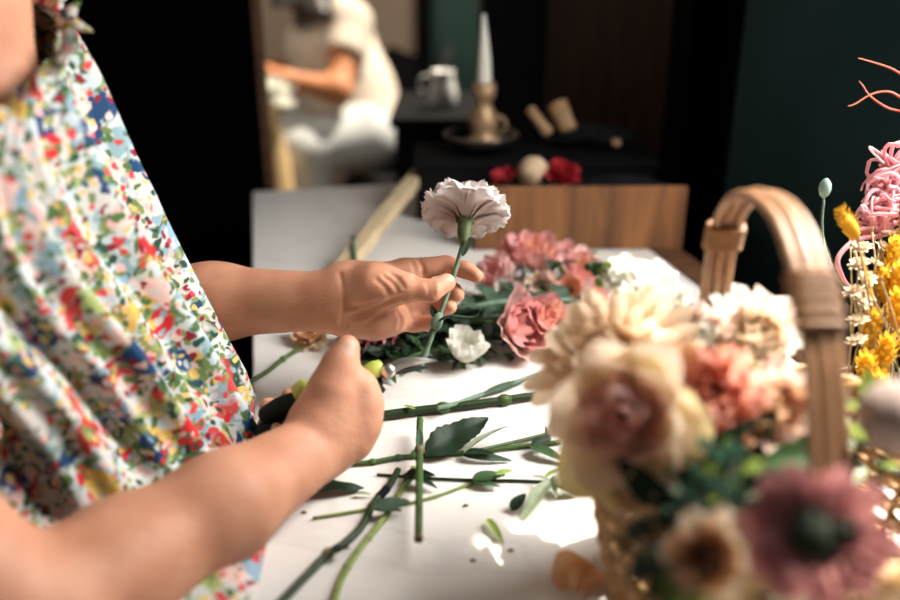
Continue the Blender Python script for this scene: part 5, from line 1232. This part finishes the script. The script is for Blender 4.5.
# dark cloth and wooden pieces on the box
cc = P(590, 136, z=TZ+ztop+0.016)
lump('cloth_bundle', 'crumpled black cloth lying on the black box behind the crate', 'cloth', (cc.x, cc.y, TZ+ztop+0.0175), 0.018, M['blackmat'], 9, sq=(4.0, 2.0, 0.95), amp=0.35, fr_=2.2, nu=24, nv=48)
def peg(label, a, b, r0, r1, name='wooden_peg'):
    m = MB(); path = [a, a.lerp(b, 0.08), a.lerp(b, 0.5), a.lerp(b, 0.92), b]
    root = thing(name, b, label, 'wooden tool')
    m.tube(path, [r0*0.8, r0, (r0+r1)/2*0.92, r1, r1*0.8], 16).build('shaft', M['cork'], root)
    MB().tube([a+(a-b).normalized()*0.0, a+(a-b).normalized()*0.006, a+(a-b).normalized()*0.010], [r0*0.9, r0*1.12, r0*0.4], 16).build('knob', M['cork'], root)
    return root
yp = cc.y-0.028
peg('tan wooden peg leaning on the black cloth, left of the thicker one', P(533, 113, y=yp+0.02), P(549, 134, y=yp-0.002), 0.0085, 0.0095)
peg('thick tan wooden mallet head leaning beside the thinner peg', P(559, 108, y=yp+0.02), P(569, 131, y=yp), 0.0155, 0.0145, name='mallet_head')
c = P(616, 143, y=yp-0.022); lump('cork', 'small tan cork at the right end of the black cloth', 'cork', c, 0.0075, M['cork'], 3, amp=0.08, sq=(1, 1, 0.9))
# dark sideboard behind, with a white jug and a black bag
sx0, sx1 = P(398, 110, y=2.15).x, P(548, 110, y=1.98).x
sb = thing('sideboard', ((sx0+sx1)/2, 2.15, 0), 'low black sideboard behind the table, under the white jug', 'sideboard')
szt = P(440, 112, y=2.05).z
slab('sideboard_top', ((sx0+sx1)/2, 2.16, szt-0.012), X, Y, Z, (sx1-sx0)/2+0.01, 0.19, 0.012, M['black'], sb, 0.003)
slab('carcass', ((sx0+sx1)/2, 2.17, (szt-0.024+0.06)/2), X, Y, Z, (sx1-sx0)/2, 0.17, (szt-0.024-0.06)/2, M['black'], sb, 0.003)
for dx in (-0.25, 0.25):
    slab('door', ((sx0+sx1)/2+dx*(sx1-sx0), 1.993, (szt+0.05)/2), X, Y, Z, (sx1-sx0)*0.24, 0.008, (szt-0.12)/2, M['black'], sb, 0.003)
slab('plinth', ((sx0+sx1)/2, 2.18, 0.03), X, Y, Z, (sx1-sx0)/2-0.02, 0.15, 0.03, M['black'], sb)
jc = P(443, 108, y=2.10); jc.z = szt
jug = thing('jug', jc, 'white enamel jug on the black sideboard, left of the candle', 'jug')
MB().lathe([(0.001, 0.001), (0.028, 0.001), (0.033, 0.014), (0.034, 0.035), (0.029, 0.060), (0.024, 0.078), (0.027, 0.088), (0.025, 0.088), (0.021, 0.078), (0.001, 0.070)], jc, Z, 30).build('jug_body', M['enamel'], jug)
MB().tube(smooth_path([jc+Vector((-0.024, -0.004, 0.076)), jc+Vector((-0.048, -0.005, 0.072)), jc+Vector((-0.054, -0.005, 0.045)), jc+Vector((-0.031, -0.004, 0.022))], 6), 0.004, 10).build('jug_handle', M['enamel'], jug)
# ---------------------------------------------------------------- seated person in the back room
DP = 3.0
def q(px, py, d=DP): return P(px, py, d=d)
bx = Field(np.arange(-0.95, 0.05, 0.011), np.arange(2.15, 3.75, 0.011), np.arange(-0.02, 1.75, 0.011))
hipn, hipf = q(362, 137, 2.98), q(358, 138, 3.16); chest = q(335, 44, 3.08); nk = q(316, 14, 3.06)
bx.chain([q(362, 133, 3.07), q(352, 92, 3.08), chest], [0.125, 0.115, 0.125], 0.06)
bx.chain([q(350, 22, 2.93), nk, q(338, 20, 3.22)], [0.055, 0.065, 0.055], 0.06)
bx.chain([nk, q(307, -8, 3.05), q(300, -28, 3.05)], [0.055, 0.055, 0.095], 0.03)
bx.cone(q(296, -24, 3.05), q(289, -8, 3.05), 0.075, 0.045, 0.03)
bx.cone(q(276, -22, 3.05), q(273, -15, 3.05), 0.012, 0.015, 0.015)
bx.cone(q(276, -2, 3.03), q(276, -2, 3.07), 0.010, 0.010, 0.012)
for s in (0, 1): bx.cone(q(279, -24, 3.01+0.07*s), q(279, -24, 3.02+0.07*s), 0.014, 0.014, 0.006, sub=True)
for s in (-1, 1): bx.cone(q(305, -24, 3.05+0.095*s), q(305, -18, 3.05+0.09*s), 0.022, 0.014, 0.01)
elb, wri = q(338, 91, 2.84), q(283, 79, 2.80)
bx.chain([q(350, 24, 2.93), elb, wri], [0.052, 0.043, 0.029], 0.03)
bx.chain([wri, q(271, 77, 2.80)], [0.030, 0.028], 0.02)
for dy, dx in ((-4, 0), (-1, -2), (2, -1), (5, 1)): bx.chain([q(270, 76+dy, 2.80), q(262+dx, 77+dy, 2.80), q(259+dx, 80+dy, 2.81)], [0.011, 0.0105, 0.010], 0.008)
bx.chain([q(276, 72, 2.80), q(268, 68, 2.79), q(263, 69, 2.79)], [0.013, 0.012, 0.010], 0.01)
elf, wrf = q(320, 80, 3.32), q(280, 68, 3.18)
bx.chain([q(338, 20, 3.22), elf, wrf, q(268, 68, 3.15)], [0.052, 0.042, 0.030, 0.028], 0.03)
for dy in (-4, -1, 2, 5): bx.chain([q(268, 68+dy, 3.15), q(262, 69+dy, 3.15)], [0.011, 0.010], 0.008)
kn, kf = q(302, 150, 2.88), q(296, 136, 3.18)
an, af = Vector((kn.x+0.02, kn.y+0.0, 0.09)), Vector((kf.x-0.02, kf.y, 0.09))
for h_, k_, a_ in ((hipn, kn, an), (hipf, kf, af)):
    bx.chain([h_, k_, a_], [0.098, 0.070, 0.042], 0.04)
    bx.chain([a_+Vector((0.02, 0, -0.045)), a_+Vector((-0.10, -0.01, -0.058)), a_+Vector((-0.17, -0.015, -0.066))], [0.036, 0.030, 0.020], 0.03)
pp_, pq_ = bx.mesh(1)
pl0 = Vector((q(350, 130).x, q(350, 130).y, 0))
SP = np_obj('person', pp_, pq_, [M['skin_far']], loc=tuple(pl0))
tag(SP, 'seated person in a white T-shirt and pale jeans, bending forward in the back room', 'person')
ts = Field(np.arange(-0.75, 0.05, 0.011), np.arange(2.3, 3.75, 0.011), np.arange(0.55, 1.45, 0.011))
ts.chain([q(364, 126, 3.07), q(354, 92, 3.08), chest], [0.142, 0.134, 0.142], 0.06)
ts.chain([q(322, 50, 3.06), q(330, 92, 3.08)], [0.125, 0.105], 0.06)
ts.chain([q(350, 22, 2.93), q(328, 10, 3.06), q(338, 20, 3.22)], [0.068, 0.075, 0.068], 0.06)
ts.chain([q(350, 24, 2.93), q(343, 62, 2.88)], [0.074, 0.070], 0.03)
ts.chain([q(338, 20, 3.22), q(328, 55, 3.28)], [0.074, 0.070], 0.03)
ts.cone(nk+Vector((-0.02, 0, 0.05)), q(307, -8, 3.05), 0.075, 0.09, 0.02, sub=True)
ts.cone(q(340, 74, 2.865), q(338, 95, 2.84), 0.085, 0.085, 0.02, sub=True)
a_, b_ = ts.mesh(1); np_obj('t_shirt', a_, b_, [M['tee']], SP)
jn = Field(np.arange(-0.85, 0.05, 0.011), np.arange(2.2, 3.75, 0.011), np.arange(0.03, 1.0, 0.011))
jn.chain([q(362, 137, 3.07), q(358, 118, 3.08)], [0.138, 0.130], 0.05)
for h_, k_, a_ in ((hipn, kn, an), (hipf, kf, af)): jn.chain([h_, k_, a_], [0.112, 0.086, 0.062], 0.04)
for a_ in (an, af): jn.cone(a_+Vector((0, 0, -0.10)), a_+Vector((0, 0, -0.03)), 0.09, 0.09, 0.01, sub=True)
a_, b_ = jn.mesh(1); np_obj('jeans', a_, b_, [M['jeans']], SP)
hr_ = Field(np.arange(-0.95, -0.2, 0.010), np.arange(2.6, 3.6, 0.010), np.arange(1.1, 1.75, 0.010))
hr_.cone(q(306, -34, 3.05), q(304, -26, 3.05), 0.115, 0.112, 0.03)
hr_.chain([q(318, -16, 3.05), q(322, 14, 3.02), q(316, 40, 2.95)], [0.085, 0.080, 0.030], 0.05)
hr_.chain([q(306, -16, 2.97), q(300, 10, 2.93), q(286, 24, 2.90)], [0.055, 0.055, 0.02], 0.04)
hr_.cone(q(308, -14, 2.92), q(323, 26, 2.84), 0.075, 0.040, 0.05)
hr_.cone(q(290, -8, 2.95), q(284, 12, 2.90), 0.065, 0.04, 0.05)
hr_.cone(q(278, -20, 3.05), q(277, -4, 3.05), 0.085, 0.075, 0.02, sub=True)
a_, b_ = hr_.mesh(1); np_obj('hair', a_, b_, [M['hair']], SP)
# black chair under the seated person
hc = q(368, 170, 3.08)
ch = thing('chair', (hc.x, hc.y, 0), 'black chair with a rounded back, under the seated person in the white T-shirt', 'chair')
sz = min(hipn.z, hipf.z)-0.150; hc.x += 0.055
slab('seat', (hc.x+0.01, hc.y, sz-0.025), X, Y, Z, 0.17, 0.21, 0.022, M['black'], ch, 0.012)
for dx in (-0.14, 0.15):
    for dy in (-0.18, 0.18): slab('leg', (hc.x+0.01+dx, hc.y+dy, (sz-0.048)/2), X, Y, Z, 0.016, 0.016, (sz-0.048)/2, M['black'], ch, 0.003)
xk = hc.x+0.165
m = MB(); rows = []
for i in range(14):
    t = i/13
    for j in range(13):
        s = -1+2*j/12; rows.append(Vector((xk+0.05*t+0.03*(1-s*s), hc.y+0.21*s*(1-0.25*t**3), sz+0.06+0.42*t-0.05*s*s*t)))
m.grid(rows, 14, 13); o = m.build('backrest', M['black'], ch); sm = o.modifiers.new('thick', 'SOLIDIFY'); sm.thickness = 0.03
for dy in (-0.17, 0.17): slab('back_post', (xk-0.005, hc.y+dy, sz+0.04), X, Y, Z, 0.014, 0.014, 0.10, M['black'], ch, 0.003)
# black coat hanging behind the chair
lump('bag', 'bulky black bag standing on the floor behind the black chair', 'bag', (q(402, 100, 3.45).x, q(402, 100, 3.45).y, q(402, 46, 3.45).z/2), 0.16, M['blackmat'], 12, sq=(0.95, 1.0, q(402, 46, 3.45).z/0.32), amp=0.12, fr_=1.6)
# tall tan vase with paper and white blooms, by the seated person's hands
vb = q(271, 150, 2.72); vb = Vector((vb.x, vb.y, 0)); vt = q(271, 104, 2.72).z
vs = thing('floor_vase', vb, 'tall tan straw-coloured floor vase at the seated person\'s hands', 'vase')
MB().lathe([(0.001, 0.001), (0.075, 0.001), (0.085, 0.10), (0.080, vt*0.45), (0.055, vt*0.8), (0.036, vt*0.93), (0.042, vt), (0.036, vt), (0.030, vt*0.93), (0.001, vt*0.85)], vb, Z, 28).build('vase_body', M['straw'], vs)
MB().tube([vb+Vector((0.040*math.cos(2*PI*i/30), 0.040*math.sin(2*PI*i/30), vt)) for i in range(31)], 0.005, 8, caps=False).build('vase_rim', M['straw'], vs)
for i, (x, y, s) in enumerate(((266, 97, 0.075), (278, 92, 0.085), (272, 84, 0.07), (282, 100, 0.06))):
    c = q(x, y, 2.72-0.02*i)
    fl = thing('hydrangea', c-Z*0.02, 'blurred white bloom bunched in the mouth of the tall tan vase', 'flower', 'white blooms in the tall tan vase')
    bloom(fl, c-Z*0.02, Vector((0.2*(i-1.5), -0.3, 1)), s, [M['p_white']], 70+i, 0.8, (6, 5, 4))
    MB().tube([c-Z*0.02, vb+Vector((0, 0, vt*0.9))], 0.004, 7).build('stem', M['stem'], fl)
# ================================================================ light, sky, camera
w = bpy.data.worlds.new('World'); S.world = w; w.use_nodes = True
bg = w.node_tree.nodes['Background']; bg.inputs['Color'].default_value = (1.0, 0.94, 0.87, 1); bg.inputs['Strength'].default_value = 0.13
def lamp(name, kind, loc, direction, energy, color, **k):
    l = bpy.data.lights.new(name, kind); l.energy = energy; l.color = color
    for a, b in k.items(): setattr(l, a, b)
    o = bpy.data.objects.new(name, l); COL.objects.link(o); o.location = loc
    o.rotation_euler = Vector(direction).to_track_quat('-Z', 'Y').to_euler(); return o
AZ, EL = R(57), R(62)
sun_dir = -Vector((math.sin(AZ)*math.cos(EL), math.cos(AZ)*math.cos(EL), math.sin(EL)))
lamp('sun', 'SUN', (3, 2, 4), sun_dir, 11.0, (1.0, 0.89, 0.73), angle=R(0.6))
lamp('window_daylight', 'AREA', uv(UW-0.01, 0.58, 1.50), -U*1.0 + Z*-0.6 + V*0.10, 12.5, (1.0, 0.96, 0.91), shape='RECTANGLE', size=0.40, size_y=0.6, spread=R(140))
lamp('back_room_window', 'AREA', (0.55, 2.25, 1.95), (-0.95, 0.75, -0.75), 8.0, (1.0, 0.90, 0.76), shape='RECTANGLE', size=0.6, size_y=0.6)
lamp('back_room_fill', 'AREA', (-1.5, 2.35, 2.1), (1.1, 0.7, -0.9), 9.0, (1.0, 0.86, 0.70), shape='DISK', size=0.4)  # added fill, out of view, brightening the seated person's shaded chest
cam = bpy.data.cameras.new('camera'); co = bpy.data.objects.new('camera', cam); COL.objects.link(co)
co.location = (0, 0, CZ); co.rotation_euler = (PI/2-PITCH, 0, 0)
cam.sensor_width = 36; cam.lens = 35; cam.clip_start = 0.02
cam.dof.use_dof = True; cam.dof.focus_distance = 0.775; cam.dof.aperture_fstop = 2.1
S.camera = co
S.view_settings.view_transform = 'Standard'; S.view_settings.look = 'None'
S.view_settings.exposure = 0.1; S.view_settings.gamma = 1.0
S.view_settings.use_curve_mapping = False
